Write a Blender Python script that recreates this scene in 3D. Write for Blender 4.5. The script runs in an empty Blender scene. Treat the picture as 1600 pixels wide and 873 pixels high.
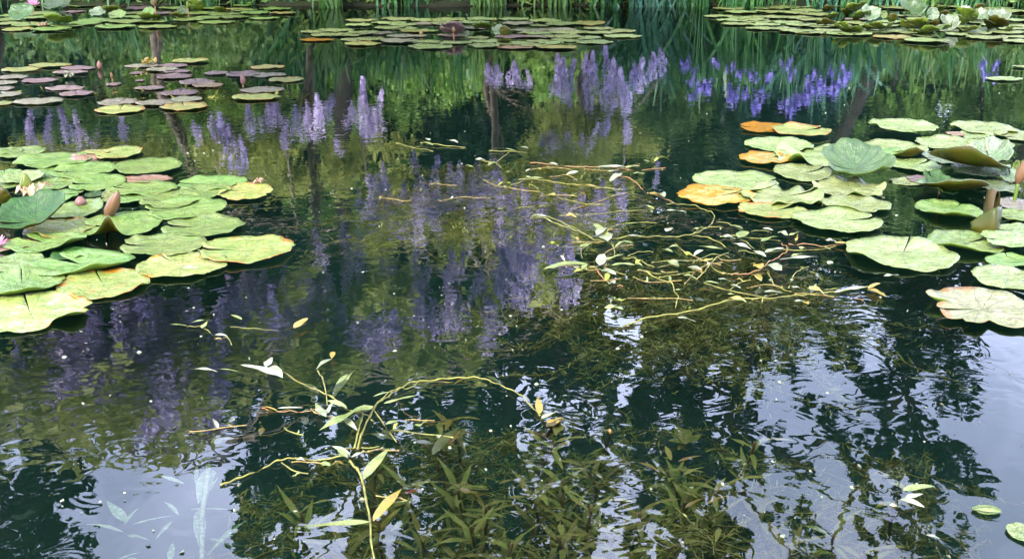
import bpy, math, random
import numpy as np
from mathutils import Vector, Matrix

R = math.radians
PI = math.pi
sc = bpy.context.scene
COL = sc.collection

# ------------------------------------------------------------------ camera
CAM_H = 1.2
PITCH = R(19.0)
FPX = 1700.0
cam = bpy.data.cameras.new("camera")
cam.sensor_width = 36.0
cam.lens = 36.0 * FPX / 1600.0
cam.clip_start = 0.02
cam.clip_end = 2000.0
camo = bpy.data.objects.new("camera", cam)
COL.objects.link(camo)
camo.location = (0, 0, CAM_H)
camo.rotation_euler = (PI / 2 - PITCH, 0, 0)
sc.camera = camo

# ------------------------------------------------------------------ sky and sun
SUN_EL, SUN_AZ = R(42), R(208)      # azimuth clockwise from +Y: behind the camera, to the left
world = bpy.data.worlds.new("World")
sc.world = world
world.use_nodes = True
wn = world.node_tree
for n in list(wn.nodes):
    wn.nodes.remove(n)
w_out = wn.nodes.new("ShaderNodeOutputWorld")
w_bg = wn.nodes.new("ShaderNodeBackground")
w_sky = wn.nodes.new("ShaderNodeTexSky")
w_sky.sky_type = 'NISHITA'
w_sky.sun_disc = False
w_sky.sun_elevation = SUN_EL
w_sky.sun_rotation = SUN_AZ
w_sky.air_density = 1.0
w_sky.dust_density = 1.5
w_sky.ozone_density = 1.5
w_geo = wn.nodes.new("ShaderNodeTexCoord")
w_noise = wn.nodes.new("ShaderNodeTexNoise")
w_noise.inputs["Scale"].default_value = 3.2
w_noise.inputs["Detail"].default_value = 6
w_noise.inputs["Roughness"].default_value = 0.55
w_ramp = wn.nodes.new("ShaderNodeMapRange")
w_ramp.inputs["From Min"].default_value = 0.40
w_ramp.inputs["From Max"].default_value = 0.62
w_ramp.inputs["To Min"].default_value = 0.35
w_ramp.inputs["To Max"].default_value = 0.92
w_mix = wn.nodes.new("ShaderNodeMix")
w_mix.data_type = 'RGBA'
w_mix.inputs["B"].default_value = (10.8, 12.0, 17.2, 1)     # thin white cloud over the blue
wn.links.new(w_geo.outputs["Generated"], w_noise.inputs["Vector"])
wn.links.new(w_noise.outputs["Fac"], w_ramp.inputs["Value"])
wn.links.new(w_ramp.outputs["Result"], w_mix.inputs["Factor"])
wn.links.new(w_sky.outputs["Color"], w_mix.inputs["A"])
wn.links.new(w_mix.outputs["Result"], w_bg.inputs["Color"])
w_bg.inputs["Strength"].default_value = 0.12
wn.links.new(w_bg.outputs["Background"], w_out.inputs["Surface"])

sun = bpy.data.lights.new("sun", 'SUN')
sun.energy = 2.4
sun.angle = R(10)
sun.color = (1.0, 0.96, 0.88)
suno = bpy.data.objects.new("sun", sun)
COL.objects.link(suno)
suno.rotation_euler = (PI / 2 - SUN_EL, 0, PI - SUN_AZ)

sc.view_settings.view_transform = 'Standard'
sc.view_settings.look = 'None'
sc.view_settings.gamma = 1
sc.view_settings.use_curve_mapping = False
sc.view_settings.exposure = 2.3
sc.render.engine = 'CYCLES'
sc.cycles.max_bounces = 8
sc.cycles.transparent_max_bounces = 16
sc.cycles.diffuse_bounces = 2
sc.cycles.glossy_bounces = 3
sc.cycles.caustics_reflective = False
sc.cycles.caustics_refractive = False
sc.cycles.use_denoising = True
sc.cycles.use_adaptive_sampling = True
sc.cycles.adaptive_threshold = 0.015


# ------------------------------------------------------------------ projection helpers (photo pixels at 1600 x 873 -> world metres)
def ray(px, py):
    u = (px - 800.0) / FPX
    v = (436.5 - py) / FPX
    return Vector((u, math.cos(PITCH) + v * math.sin(PITCH), -math.sin(PITCH) + v * math.cos(PITCH)))


def wat(px, py, z=0.0):                 # where that pixel's ray meets height z
    d = ray(px, py)
    t = (z - CAM_H) / d.z
    return Vector((d.x * t, d.y * t, z))


def ref(px, py, D):                     # the point at distance D seen mirrored in the pond at that pixel
    d = ray(px, py)
    t = D / d.y
    return Vector((d.x * t, D, -CAM_H - d.z * t))


def ppm(p):                             # pixels per metre at a point
    f = Vector((0, math.cos(PITCH), -math.sin(PITCH)))
    return FPX / max(0.2, (p - Vector((0, 0, CAM_H))).dot(f))


def sindep(py):
    d = ray(800, py)
    return -d.z / d.length


# ------------------------------------------------------------------ material helpers
def new_mat(name):
    m = bpy.data.materials.new(name)
    m.use_nodes = True
    nt = m.node_tree
    for n in list(nt.nodes):
        nt.nodes.remove(n)
    out = nt.nodes.new("ShaderNodeOutputMaterial")
    return m, nt, out


def N(nt, kind, **kw):
    n = nt.nodes.new(kind)
    for k, v in kw.items():
        if k in n.inputs:
            n.inputs[k].default_value = v
        else:
            setattr(n, k, v)
    return n


def mixc(nt, fac, a, b):
    n = nt.nodes.new("ShaderNodeMix")
    n.data_type = 'RGBA'
    for sock, val in (("Factor", fac), ("A", a), ("B", b)):
        if isinstance(val, (int, float)):
            n.inputs[sock].default_value = val
        elif isinstance(val, (tuple, list)):
            n.inputs[sock].default_value = (val[0], val[1], val[2], 1)
        else:
            nt.links.new(val, n.inputs[sock])
    return n.outputs["Result"]


def mrange(nt, val, a, b, c=0.0, d=1.0):
    n = nt.nodes.new("ShaderNodeMapRange")
    nt.links.new(val, n.inputs["Value"])
    for k, v in (("From Min", a), ("From Max", b), ("To Min", c), ("To Max", d)):
        n.inputs[k].default_value = v
    return n.outputs["Result"]


def mth(nt, op, a, b=None):
    n = nt.nodes.new("ShaderNodeMath")
    n.operation = op
    for i, v in enumerate((a, b)):
        if v is None:
            continue
        if isinstance(v, (int, float)):
            n.inputs[i].default_value = v
        else:
            nt.links.new(v, n.inputs[i])
    return n.outputs[0]


def leafy(name, c1, c2, c3=None, rough=0.5, scale=1.3, trans=0.35, spec=0.4, vary=0.0):
    """leaf material: hue varies from clump to clump and leaf to leaf, some light comes through"""
    m, nt, out = new_mat(name)
    tc = N(nt, "ShaderNodeTexCoord")
    n1 = N(nt, "ShaderNodeTexNoise", Scale=scale, Detail=2.0)
    nt.links.new(tc.outputs["Object"], n1.inputs["Vector"])
    f = mrange(nt, n1.outputs["Fac"], 0.35, 0.65)
    col = mixc(nt, f, c1, c2)
    n2 = N(nt, "ShaderNodeTexNoise", Scale=scale * 14, Detail=1.0)
    nt.links.new(tc.outputs["Object"], n2.inputs["Vector"])
    f2 = mrange(nt, n2.outputs["Fac"], 0.45, 0.75)
    col = mixc(nt, f2, col, c3 or c2)
    if vary:
        oi = N(nt, "ShaderNodeObjectInfo")
        hs = N(nt, "ShaderNodeHueSaturation")
        nt.links.new(mrange(nt, oi.outputs["Random"], 0, 1, 1 - vary, 1 + vary * .25), hs.inputs["Value"])
        nt.links.new(mrange(nt, oi.outputs["Random"], 0, 1, 0.485, 0.512), hs.inputs["Hue"])
        nt.links.new(mrange(nt, oi.outputs["Random"], 0, 1, 1.15, 0.8), hs.inputs["Saturation"])
        nt.links.new(col, hs.inputs["Color"])
        col = hs.outputs["Color"]
    bs = N(nt, "ShaderNodeBsdfPrincipled", Roughness=rough)
    bs.inputs["Specular IOR Level"].default_value = spec
    nt.links.new(col, bs.inputs["Base Color"])
    tr = N(nt, "ShaderNodeBsdfTranslucent")
    nt.links.new(col, tr.inputs["Color"])
    mx = N(nt, "ShaderNodeMixShader", Fac=trans)
    nt.links.new(bs.outputs[0], mx.inputs[1])
    nt.links.new(tr.outputs[0], mx.inputs[2])
    nt.links.new(mx.outputs[0], out.inputs["Surface"])
    return m


def plain(name, c1, c2, rough=0.6, scale=8.0, bump=0.0):
    m, nt, out = new_mat(name)
    tc = N(nt, "ShaderNodeTexCoord")
    n1 = N(nt, "ShaderNodeTexNoise", Scale=scale, Detail=4.0)
    nt.links.new(tc.outputs["Object"], n1.inputs["Vector"])
    f = mrange(nt, n1.outputs["Fac"], 0.35, 0.65)
    col = mixc(nt, f, c1, c2)
    bs = N(nt, "ShaderNodeBsdfPrincipled", Roughness=rough)
    bs.inputs["Specular IOR Level"].default_value = 0.18
    nt.links.new(col, bs.inputs["Base Color"])
    if bump:
        b = N(nt, "ShaderNodeBump", Strength=0.8, Distance=bump)
        nt.links.new(n1.outputs["Fac"], b.inputs["Height"])
        nt.links.new(b.outputs[0], bs.inputs["Normal"])
    nt.links.new(bs.outputs[0], out.inputs["Surface"])
    return m


def pad_mat(name, base, alt, vein, edge=None, edge_w=0.0, patch=None, patch_amt=0.0,
            rough=0.32, spots=0.35, spec=0.42, hole=(0.02, 0.016, 0.01)):
    """upper face of a lily pad: radial veins, blotches, pits and a discoloured rim (UV = unit disc)"""
    m, nt, out = new_mat(name)
    uv = N(nt, "ShaderNodeTexCoord")
    oi = N(nt, "ShaderNodeObjectInfo")
    sep = N(nt, "ShaderNodeSeparateXYZ")
    nt.links.new(uv.outputs["UV"], sep.inputs[0])
    x, y = sep.outputs[0], sep.outputs[1]
    ln = N(nt, "ShaderNodeVectorMath", operation='LENGTH')
    nt.links.new(uv.outputs["UV"], ln.inputs[0])
    r = ln.outputs["Value"]
    off = N(nt, "ShaderNodeCombineXYZ")
    rnd = mth(nt, 'MULTIPLY', oi.outputs["Random"], 40.0)
    nt.links.new(rnd, off.inputs[2])
    vec = N(nt, "ShaderNodeVectorMath", operation='ADD')
    nt.links.new(uv.outputs["UV"], vec.inputs[0])
    nt.links.new(off.outputs[0], vec.inputs[1])
    big = N(nt, "ShaderNodeTexNoise", Scale=1.6, Detail=3.0)
    nt.links.new(vec.outputs[0], big.inputs["Vector"])
    fine = N(nt, "ShaderNodeTexNoise", Scale=9.0, Detail=4.0, Roughness=0.6)
    nt.links.new(vec.outputs[0], fine.inputs["Vector"])
    # base colour with blotches and a different shade per pad
    col = mixc(nt, mrange(nt, big.outputs["Fac"], 0.38, 0.62), base, alt)
    hsv = N(nt, "ShaderNodeHueSaturation")
    nt.links.new(mrange(nt, oi.outputs["Random"], 0, 1, 0.475, 0.515), hsv.inputs["Hue"])
    nt.links.new(mrange(nt, oi.outputs["Random"], 0, 1, 0.86, 1.16), hsv.inputs["Value"])
    nt.links.new(mrange(nt, fine.outputs["Fac"], 0.3, 0.7, 0.92, 1.08), hsv.inputs["Saturation"])
    nt.links.new(col, hsv.inputs["Color"])
    col = hsv.outputs["Color"]
    mot = N(nt, "ShaderNodeTexNoise", Scale=4.5, Detail=5.0, Roughness=0.7)
    nt.links.new(vec.outputs[0], mot.inputs["Vector"])
    mk = mrange(nt, mot.outputs["Fac"], 0.32, 0.70, 0.68, 1.25)
    mm = N(nt, "ShaderNodeVectorMath", operation='SCALE')
    nt.links.new(col, mm.inputs[0])
    nt.links.new(mk, mm.inputs["Scale"])
    col = mm.outputs[0]
    # veins
    ang = mth(nt, 'ARCTAN2', y, x)
    wob = mth(nt, 'MULTIPLY', big.outputs["Fac"], 1.2)
    ang = mth(nt, 'ADD', ang, mth(nt, 'MULTIPLY', wob, 0.35))
    vs = mth(nt, 'ABSOLUTE', mth(nt, 'SINE', mth(nt, 'MULTIPLY', ang, 8.0)))
    wid = mth(nt, 'DIVIDE', 0.055, mth(nt, 'ADD', r, 0.12))
    vmask = mth(nt, 'SUBTRACT', 1.0, mth(nt, 'MINIMUM', mth(nt, 'DIVIDE', vs, wid), 1.0))
    vfade = mrange(nt, r, 0.55, 1.0, 1.0, 0.1)
    vm = mth(nt, 'MULTIPLY', vmask, vfade)
    col = mixc(nt, mth(nt, 'MULTIPLY', vm, 0.8), col, vein)
    # rim discolouration
    if edge is not None:
        e = mth(nt, 'ADD', r, mth(nt, 'MULTIPLY', mth(nt, 'SUBTRACT', big.outputs["Fac"], 0.5), 1.6))
        em = mrange(nt, e, 1.0 - edge_w, 1.0 - edge_w + 0.10)
        col = mixc(nt, em, col, edge)
    if patch is not None:
        n3 = N(nt, "ShaderNodeTexNoise", Scale=2.6, Detail=4.0, Roughness=0.65)
        v3 = N(nt, "ShaderNodeVectorMath", operation='ADD')
        nt.links.new(vec.outputs[0], v3.inputs[0])
        v3.inputs[1].default_value = (7, 3, 1)
        nt.links.new(v3.outputs[0], n3.inputs["Vector"])
        pm = mrange(nt, n3.outputs["Fac"], 0.62 - patch_amt, 0.68 - patch_amt)
        col = mixc(nt, pm, col, patch)
    # dirt and pits
    vor = N(nt, "ShaderNodeTexVoronoi", Scale=7.0)
    nt.links.new(vec.outputs[0], vor.inputs["Vector"])
    sp = mrange(nt, mth(nt, 'ADD', vor.outputs["Distance"], mth(nt, 'MULTIPLY', fine.outputs["Fac"], 0.12)), 0.105, 0.13, 1.0, 0.0)
    gate = mrange(nt, big.outputs["Fac"], 0.62 - 0.3 * spots, 0.66 - 0.3 * spots)
    col = mixc(nt, mth(nt, 'MULTIPLY', mth(nt, 'MULTIPLY', sp, gate), 0.85), col, hole)
    bs = N(nt, "ShaderNodeBsdfPrincipled")
    bs.inputs["Specular IOR Level"].default_value = spec
    nt.links.new(col, bs.inputs["Base Color"])
    nt.links.new(mrange(nt, fine.outputs["Fac"], 0.3, 0.7, rough - 0.07, rough + 0.12), bs.inputs["Roughness"])
    hgt = mth(nt, 'ADD', mth(nt, 'MULTIPLY', vm, -0.5), mth(nt, 'ADD', mth(nt, 'MULTIPLY', big.outputs["Fac"], 2.2), mth(nt, 'MULTIPLY', fine.outputs["Fac"], 0.6)))
    b = N(nt, "ShaderNodeBump", Strength=0.9, Distance=0.012)
    nt.links.new(hgt, b.inputs["Height"])
    nt.links.new(b.outputs[0], bs.inputs["Normal"])
    nt.links.new(bs.outputs[0], out.inputs["Surface"])
    return m


# ------------------------------------------------------------------ object helpers
def tag(o, label=None, cat=None, group=None, kind=None):
    if label:
        o["label"] = label
    if cat:
        o["category"] = cat
    if group:
        o["group"] = group
    if kind:
        o["kind"] = kind
    return o


def empty(name, loc=(0, 0, 0)):
    o = bpy.data.objects.new(name, None)
    o.empty_display_size = 0.05
    COL.objects.link(o)
    o.location = loc
    return o


def link(name, me, mats, parent=None, loc=(0, 0, 0)):
    o = bpy.data.objects.new(name, me)
    COL.objects.link(o)
    o.location = loc
    if parent:
        o.parent = parent
    if not me.materials:
        for m in (mats if isinstance(mats, (list, tuple)) else [mats]):
            me.materials.append(m)
    return o


def copy_tree(o, parent=None, loc=None, rz=None):
    c = o.copy()
    COL.objects.link(c)
    c.parent = parent
    if loc is not None:
        c.location = loc
    if rz is not None:
        c.rotation_euler = (0, 0, rz)
    for ch in list(o.children):
        copy_tree(ch, c)
    return c


def mesh_np(name, V, F, smooth=True, uv=None):
    """V (n,3); F (m,k) index array"""
    V = np.asarray(V, dtype=np.float32)
    F = np.asarray(F, dtype=np.int32)
    me = bpy.data.meshes.new(name)
    me.vertices.add(len(V))
    me.vertices.foreach_set("co", V.ravel())
    m, k = F.shape
    me.loops.add(m * k)
    me.loops.foreach_set("vertex_index", F.ravel())
    me.polygons.add(m)
    me.polygons.foreach_set("loop_start", np.arange(0, m * k, k, dtype=np.int32))
    me.polygons.foreach_set("loop_total", np.full(m, k, dtype=np.int32))
    if uv is not None:
        l = me.uv_layers.new(name="UVMap")
        l.data.foreach_set("uv", np.asarray(uv, dtype=np.float32)[F.ravel()].ravel())
    me.update(calc_edges=True)
    me.validate()
    if smooth:
        me.polygons.foreach_set("use_smooth", np.ones(m, dtype=bool))
    return me


class MB:
    """collects tubes, ribbons and leaves; build() links them as one mesh"""
    def __init__(self):
        self.v = []
        self.f = []

    def add(self, V, F):
        o = len(self.v)
        self.v.extend([tuple(p) for p in V])
        self.f.extend([tuple(i + o for i in f) for f in F])

    def tube(self, pts, rad, n=6, cap=True):
        pts = [Vector(p) for p in pts]
        k = len(pts)
        if not isinstance(rad, (list, tuple)):
            rad = [rad] * k
        V, F = [], []
        up = Vector((0.13, 0.21, 0.97)).normalized()
        for i, p in enumerate(pts):
            t = (pts[min(i + 1, k - 1)] - pts[max(i - 1, 0)])
            if t.length < 1e-9:
                t = Vector((0, 0, 1))
            t.normalize()
            a = t.cross(up)
            if a.length < 0.05:
                a = t.cross(Vector((1, 0, 0)))
            a.normalize()
            b = t.cross(a)
            for j in range(n):
                q = 2 * PI * j / n
                V.append(p + (a * math.cos(q) + b * math.sin(q)) * rad[i])
        for i in range(k - 1):
            for j in range(n):
                F.append((i * n + j, i * n + (j + 1) % n, (i + 1) * n + (j + 1) % n, (i + 1) * n + j))
        if cap:
            F.append(tuple(range(n - 1, -1, -1)))
            F.append(tuple((k - 1) * n + j for j in range(n)))
        self.add(V, F)

    def leaf(self, base, tip, width, sag=0.0, up=(0, 0, 1), fold=0.15, seg=6, twist=0.0, wav=0.0):
        """lanceolate blade from base to tip with a midrib fold"""
        base, tip = Vector(base), Vector(tip)
        d = tip - base
        L = d.length
        if L < 1e-6:
            return
        d.normalize()
        up = Vector(up)
        s = d.cross(up)
        if s.length < 0.05:
            s = d.cross(Vector((1, 0, 0)))
        s.normalize()
        nrm = s.cross(d)
        V, F = [], []
        for i in range(seg + 1):
            t = i / seg
            w = width * 0.5 * (math.sin(PI * min(1, t ** 0.75)) ** 0.85 if 0 < t < 1 else 0.04)
            c = base + d * (L * t) + nrm * (sag * math.sin(PI * t) * L)
            a = twist * t + wav * math.sin(t * 9 + L * 40)
            ss = s * math.cos(a) + nrm * math.sin(a)
            V += [c - ss * w + nrm * (fold * w), c, c + ss * w + nrm * (fold * w)]
        for i in range(seg):
            o = i * 3
            F += [(o, o + 1, o + 4, o + 3), (o + 1, o + 2, o + 5, o + 4)]
        self.add(V, F)

    def build(self, name, mat, parent=None, loc=(0, 0, 0), smooth=True):
        me = bpy.data.meshes.new(name)
        me.from_pydata([tuple(p) for p in self.v], [], self.f)
        me.update()
        if smooth:
            me.polygons.foreach_set("use_smooth", np.ones(len(me.polygons), dtype=bool))
        return link(name, me, mat, parent, loc)


def smoothpath(pts, sub=5):
    """Catmull-Rom through the points"""
    P = [Vector(p) for p in pts]
    if len(P) < 3:
        a, b = P[0], P[-1]
        return [a.lerp(b, i / sub) for i in range(sub + 1)]
    P = [P[0] * 2 - P[1]] + P + [P[-1] * 2 - P[-2]]
    out = []
    for i in range(1, len(P) - 2):
        p0, p1, p2, p3 = P[i - 1], P[i], P[i + 1], P[i + 2]
        for j in range(sub):
            t = j / sub
            out.append(0.5 * ((2 * p1) + (p2 - p0) * t + (2 * p0 - 5 * p1 + 4 * p2 - p3) * t * t + (3 * p1 - p0 - 3 * p2 + p3) * t ** 3))
    out.append(P[-2])
    return out


def leaf_cloud(C, size, rng, aspect=0.45, drop=0.0, name="crown", jitter=0.35, flat=0.6):
    """C (n,3) centres -> one mesh of folded diamond leaves, randomly turned; drop pulls the leaves to hang down"""
    n = len(C)
    C = np.asarray(C, dtype=np.float64)
    d = rng.normal(size=(n, 3))
    d[:, 2] = d[:, 2] * flat - drop
    d /= np.linalg.norm(d, axis=1, keepdims=True)
    q = rng.normal(size=(n, 3))
    s = np.cross(d, q)
    s /= np.linalg.norm(s, axis=1, keepdims=True)
    nn = np.cross(s, d)
    L = size * (1 + jitter * rng.uniform(-1, 1, size=(n, 1)))
    W = L * aspect
    a = C - d * L * 0.5
    b = C + s * W * 0.5 - d * L * 0.08 + nn * L * 0.06
    c = C + d * L * 0.5 - nn * L * 0.10
    e = C - s * W * 0.5 - d * L * 0.08 + nn * L * 0.06
    V = np.stack([a, b, c, e], axis=1).reshape(-1, 3)
    F = np.arange(n * 4).reshape(n, 4)
    return mesh_np(name, V, F, smooth=False)


# ------------------------------------------------------------------ materials
M = {}
M['pad_green'] = pad_mat('pad_green', (0.100, 0.141, 0.029), (0.066, 0.117, 0.018), (0.139, 0.173, 0.050), spots=0.55)
M['pad_pale'] = pad_mat('pad_pale', (0.142, 0.168, 0.057), (0.109, 0.144, 0.037), (0.179, 0.197, 0.080), rough=0.28, spots=0.6)
M['pad_edge'] = pad_mat('pad_edge', (0.134, 0.156, 0.034), (0.106, 0.145, 0.026), (0.165, 0.181, 0.053), edge=(0.203, 0.084, 0.008), edge_w=0.02, patch=(0.176, 0.139, 0.037), patch_amt=0.06, spots=0.6)
M['pad_yellow'] = pad_mat('pad_yellow', (0.165, 0.160, 0.034), (0.134, 0.153, 0.026), (0.196, 0.181, 0.057), edge=(0.235, 0.123, 0.031), edge_w=0.05, patch=(0.196, 0.153, 0.053), patch_amt=0.05, spots=0.5)
M['pad_cream'] = pad_mat('pad_cream', (0.147, 0.136, 0.061), (0.115, 0.120, 0.043), (0.157, 0.147, 0.081), edge=(0.162, 0.079, 0.018), edge_w=-0.02, patch=(0.162, 0.136, 0.081), patch_amt=0.05, spots=1.1)
M['pad_orange'] = pad_mat('pad_orange', (0.172, 0.088, 0.002), (0.151, 0.097, 0.005), (0.185, 0.118, 0.017), edge=(0.101, 0.038, 0.003), edge_w=-0.08, spots=0.9, rough=0.6, spec=0.08)
M['pad_halforange'] = pad_mat('pad_halforange', (0.168, 0.176, 0.042), (0.218, 0.176, 0.059), (0.202, 0.185, 0.067), edge=(0.210, 0.088, 0.003), edge_w=0.16, patch=(0.210, 0.101, 0.005), patch_amt=0.10, spots=0.7, rough=0.5, spec=0.15)
M['pad_mauve'] = pad_mat('pad_mauve', (0.102, 0.060, 0.061), (0.122, 0.081, 0.066), (0.150, 0.098, 0.088), edge=(0.165, 0.109, 0.072), edge_w=-0.04, rough=0.3, spots=0.4)
M['pad_grey'] = pad_mat('pad_grey', (0.126, 0.121, 0.066), (0.118, 0.098, 0.066), (0.157, 0.145, 0.088), edge=(0.157, 0.102, 0.060), edge_w=-0.03, rough=0.3, spots=0.4)
M['pad_peach'] = pad_mat('pad_peach', (0.171, 0.122, 0.067), (0.152, 0.086, 0.033), (0.166, 0.139, 0.100), edge=(0.116, 0.045, 0.013), edge_w=0.0, spots=0.9)
M['pad_decay'] = pad_mat('pad_decay', (0.130, 0.168, 0.038), (0.168, 0.185, 0.046), (0.202, 0.218, 0.076), edge=(0.227, 0.109, 0.003), edge_w=-0.02, patch=(0.227, 0.202, 0.101), patch_amt=0.06, spots=1.2)
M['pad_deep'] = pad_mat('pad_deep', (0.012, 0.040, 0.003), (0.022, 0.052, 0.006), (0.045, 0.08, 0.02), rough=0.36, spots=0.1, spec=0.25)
M['pad_blue'] = pad_mat('pad_blue', (0.036, 0.068, 0.014), (0.024, 0.055, 0.010), (0.07, 0.10, 0.035), rough=0.3, spots=0.0, spec=0.4)
M['pad_silver'] = pad_mat('pad_silver', (0.088, 0.112, 0.056), (0.064, 0.100, 0.032), (0.144, 0.168, 0.096), edge=(0.096, 0.064, 0.012), edge_w=-0.06, rough=0.28, spots=0.1, spec=0.6)
M['pad_lime'] = pad_mat('pad_lime', (0.074, 0.102, 0.003), (0.052, 0.087, 0.004), (0.092, 0.118, 0.018), edge=(0.092, 0.062, 0.004), edge_w=-0.1, rough=0.3, spots=0.0)
M['under_green'] = plain('under_green', (0.058, 0.100, 0.010), (0.080, 0.120, 0.015), 0.4)
M['under_olive'] = plain('under_olive', (0.026, 0.034, 0.002), (0.04, 0.032, 0.003), 0.35)
M['under_red'] = plain('under_red', (0.05, 0.03, 0.010), (0.04, 0.032, 0.008), 0.4)
M['stem'] = plain('stem', (0.17, 0.17, 0.035), (0.075, 0.065, 0.018), 0.35, 26)
M['stem_yellow'] = plain('stem_yellow', (0.175, 0.165, 0.032), (0.08, 0.07, 0.018), 0.35, 26)
M['stem_red'] = plain('stem_red', (0.22, 0.09, 0.035), (0.20, 0.13, 0.05), 0.4, 30)
M['stem_brown'] = plain('stem_brown', (0.13, 0.085, 0.03), (0.20, 0.15, 0.04), 0.5, 30)
M['weed_leaf'] = leafy('weed_leaf', (0.06, 0.11, 0.02), (0.16, 0.19, 0.05), (0.24, 0.20, 0.08), rough=0.35, scale=28, trans=0.2, spec=0.4)
M['weed_pale'] = leafy('weed_pale', (0.09, 0.12, 0.035), (0.19, 0.19, 0.11), (0.30, 0.28, 0.22), rough=0.3, scale=30, trans=0.15, spec=0.6)
M['weed_yellow'] = leafy('weed_yellow', (0.14, 0.16, 0.02), (0.26, 0.20, 0.03), (0.33, 0.13, 0.05), rough=0.3, scale=10, trans=0.3)
M['weed_red'] = leafy('weed_red', (0.42, 0.06, 0.04), (0.36, 0.10, 0.05), rough=0.4, scale=10)
M['sub_green'] = leafy('sub_green', (0.15, 0.19, 0.03), (0.23, 0.23, 0.045), (0.27, 0.22, 0.055), rough=0.6, scale=5, trans=0.3, spec=0.1)
M['sub_olive'] = leafy('sub_olive', (0.12, 0.13, 0.02), (0.18, 0.16, 0.035), (0.22, 0.18, 0.05), rough=0.7, scale=6, trans=0.3, spec=0.1)
M['sub_sky_veil'] = leafy('sub_sky_veil', (0.12, 0.19, 0.06), (0.26, 0.34, 0.15), (0.36, 0.42, 0.24), rough=0.6, scale=6, trans=0.3, spec=0.1)  # paleness of the sky reflection is put into this leaf colour
M['petal_pink'] = leafy('petal_pink', (0.75, 0.22, 0.42), (0.80, 0.38, 0.55), (0.85, 0.6, 0.7), rough=0.4, scale=6, trans=0.4)
M['petal_white'] = leafy('petal_white', (0.85, 0.82, 0.82), (0.88, 0.82, 0.84), (0.85, 0.72, 0.78), rough=0.4, scale=6, trans=0.4)
M['stamen'] = plain('stamen', (0.8, 0.5, 0.04), (0.75, 0.4, 0.03), 0.6, 30)
M['bud_green'] = plain('bud_green', (0.068, 0.084, 0.006), (0.093, 0.102, 0.012), 0.35, 20)
M['bud_orange'] = plain('bud_orange', (0.094, 0.049, 0.018), (0.112, 0.060, 0.029), 0.35, 20)
M['bud_pink'] = plain('bud_pink', (0.138, 0.063, 0.049), (0.116, 0.067, 0.049), 0.4, 30)
M['reed'] = leafy('reed', (0.018, 0.085, 0.022), (0.035, 0.13, 0.035), (0.09, 0.20, 0.04), rough=0.4, scale=2.0, trans=0.3)
M['reed_light'] = leafy('reed_light', (0.04, 0.12, 0.02), (0.08, 0.17, 0.03), (0.15, 0.23, 0.06), rough=0.4, scale=2.0, trans=0.3)
M['reed_blue'] = leafy('reed_blue', (0.025, 0.11, 0.055), (0.05, 0.16, 0.085), (0.14, 0.26, 0.16), rough=0.4, scale=2.0, trans=0.25)
M['iris'] = leafy('iris', (0.17, 0.13, 0.50), (0.25, 0.20, 0.60), (0.42, 0.36, 0.70), rough=0.5, scale=9, trans=0.4)
M['wist'] = leafy('wist', (0.58, 0.44, 0.84), (0.68, 0.57, 0.89), (0.90, 0.86, 0.95), rough=0.6, scale=5, trans=0.15, vary=0.25)
M['wist_deep'] = leafy('wist_deep', (0.50, 0.38, 0.74), (0.62, 0.51, 0.82), (0.86, 0.82, 0.94), rough=0.6, scale=6, trans=0.15, vary=0.3)
M['wist_leaf'] = leafy('wist_leaf', (0.24, 0.29, 0.04), (0.34, 0.38, 0.07), (0.48, 0.49, 0.16), rough=0.45, scale=1.5, trans=0.45)
M['bark'] = plain('bark', (0.15, 0.12, 0.09), (0.28, 0.23, 0.18), 0.85, 14, 0.01)
M['bark_dark'] = plain('bark_dark', (0.02, 0.017, 0.014), (0.045, 0.038, 0.03), 0.9, 12, 0.01)
M['crown_dark'] = leafy('crown_dark', (0.014, 0.042, 0.020), (0.030, 0.075, 0.028), (0.045, 0.095, 0.035), rough=0.5, scale=0.6)
M['crown_teal'] = leafy('crown_teal', (0.015, 0.055, 0.042), (0.026, 0.075, 0.050), (0.04, 0.10, 0.055), rough=0.5, scale=0.6)
M['crown_mid'] = leafy('crown_mid', (0.08, 0.155, 0.035), (0.13, 0.21, 0.045), (0.18, 0.26, 0.06), rough=0.5, scale=0.7)
M['crown_light'] = leafy('crown_light', (0.15, 0.30, 0.04), (0.23, 0.39, 0.07), (0.36, 0.48, 0.14), rough=0.5, scale=0.9)


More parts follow.
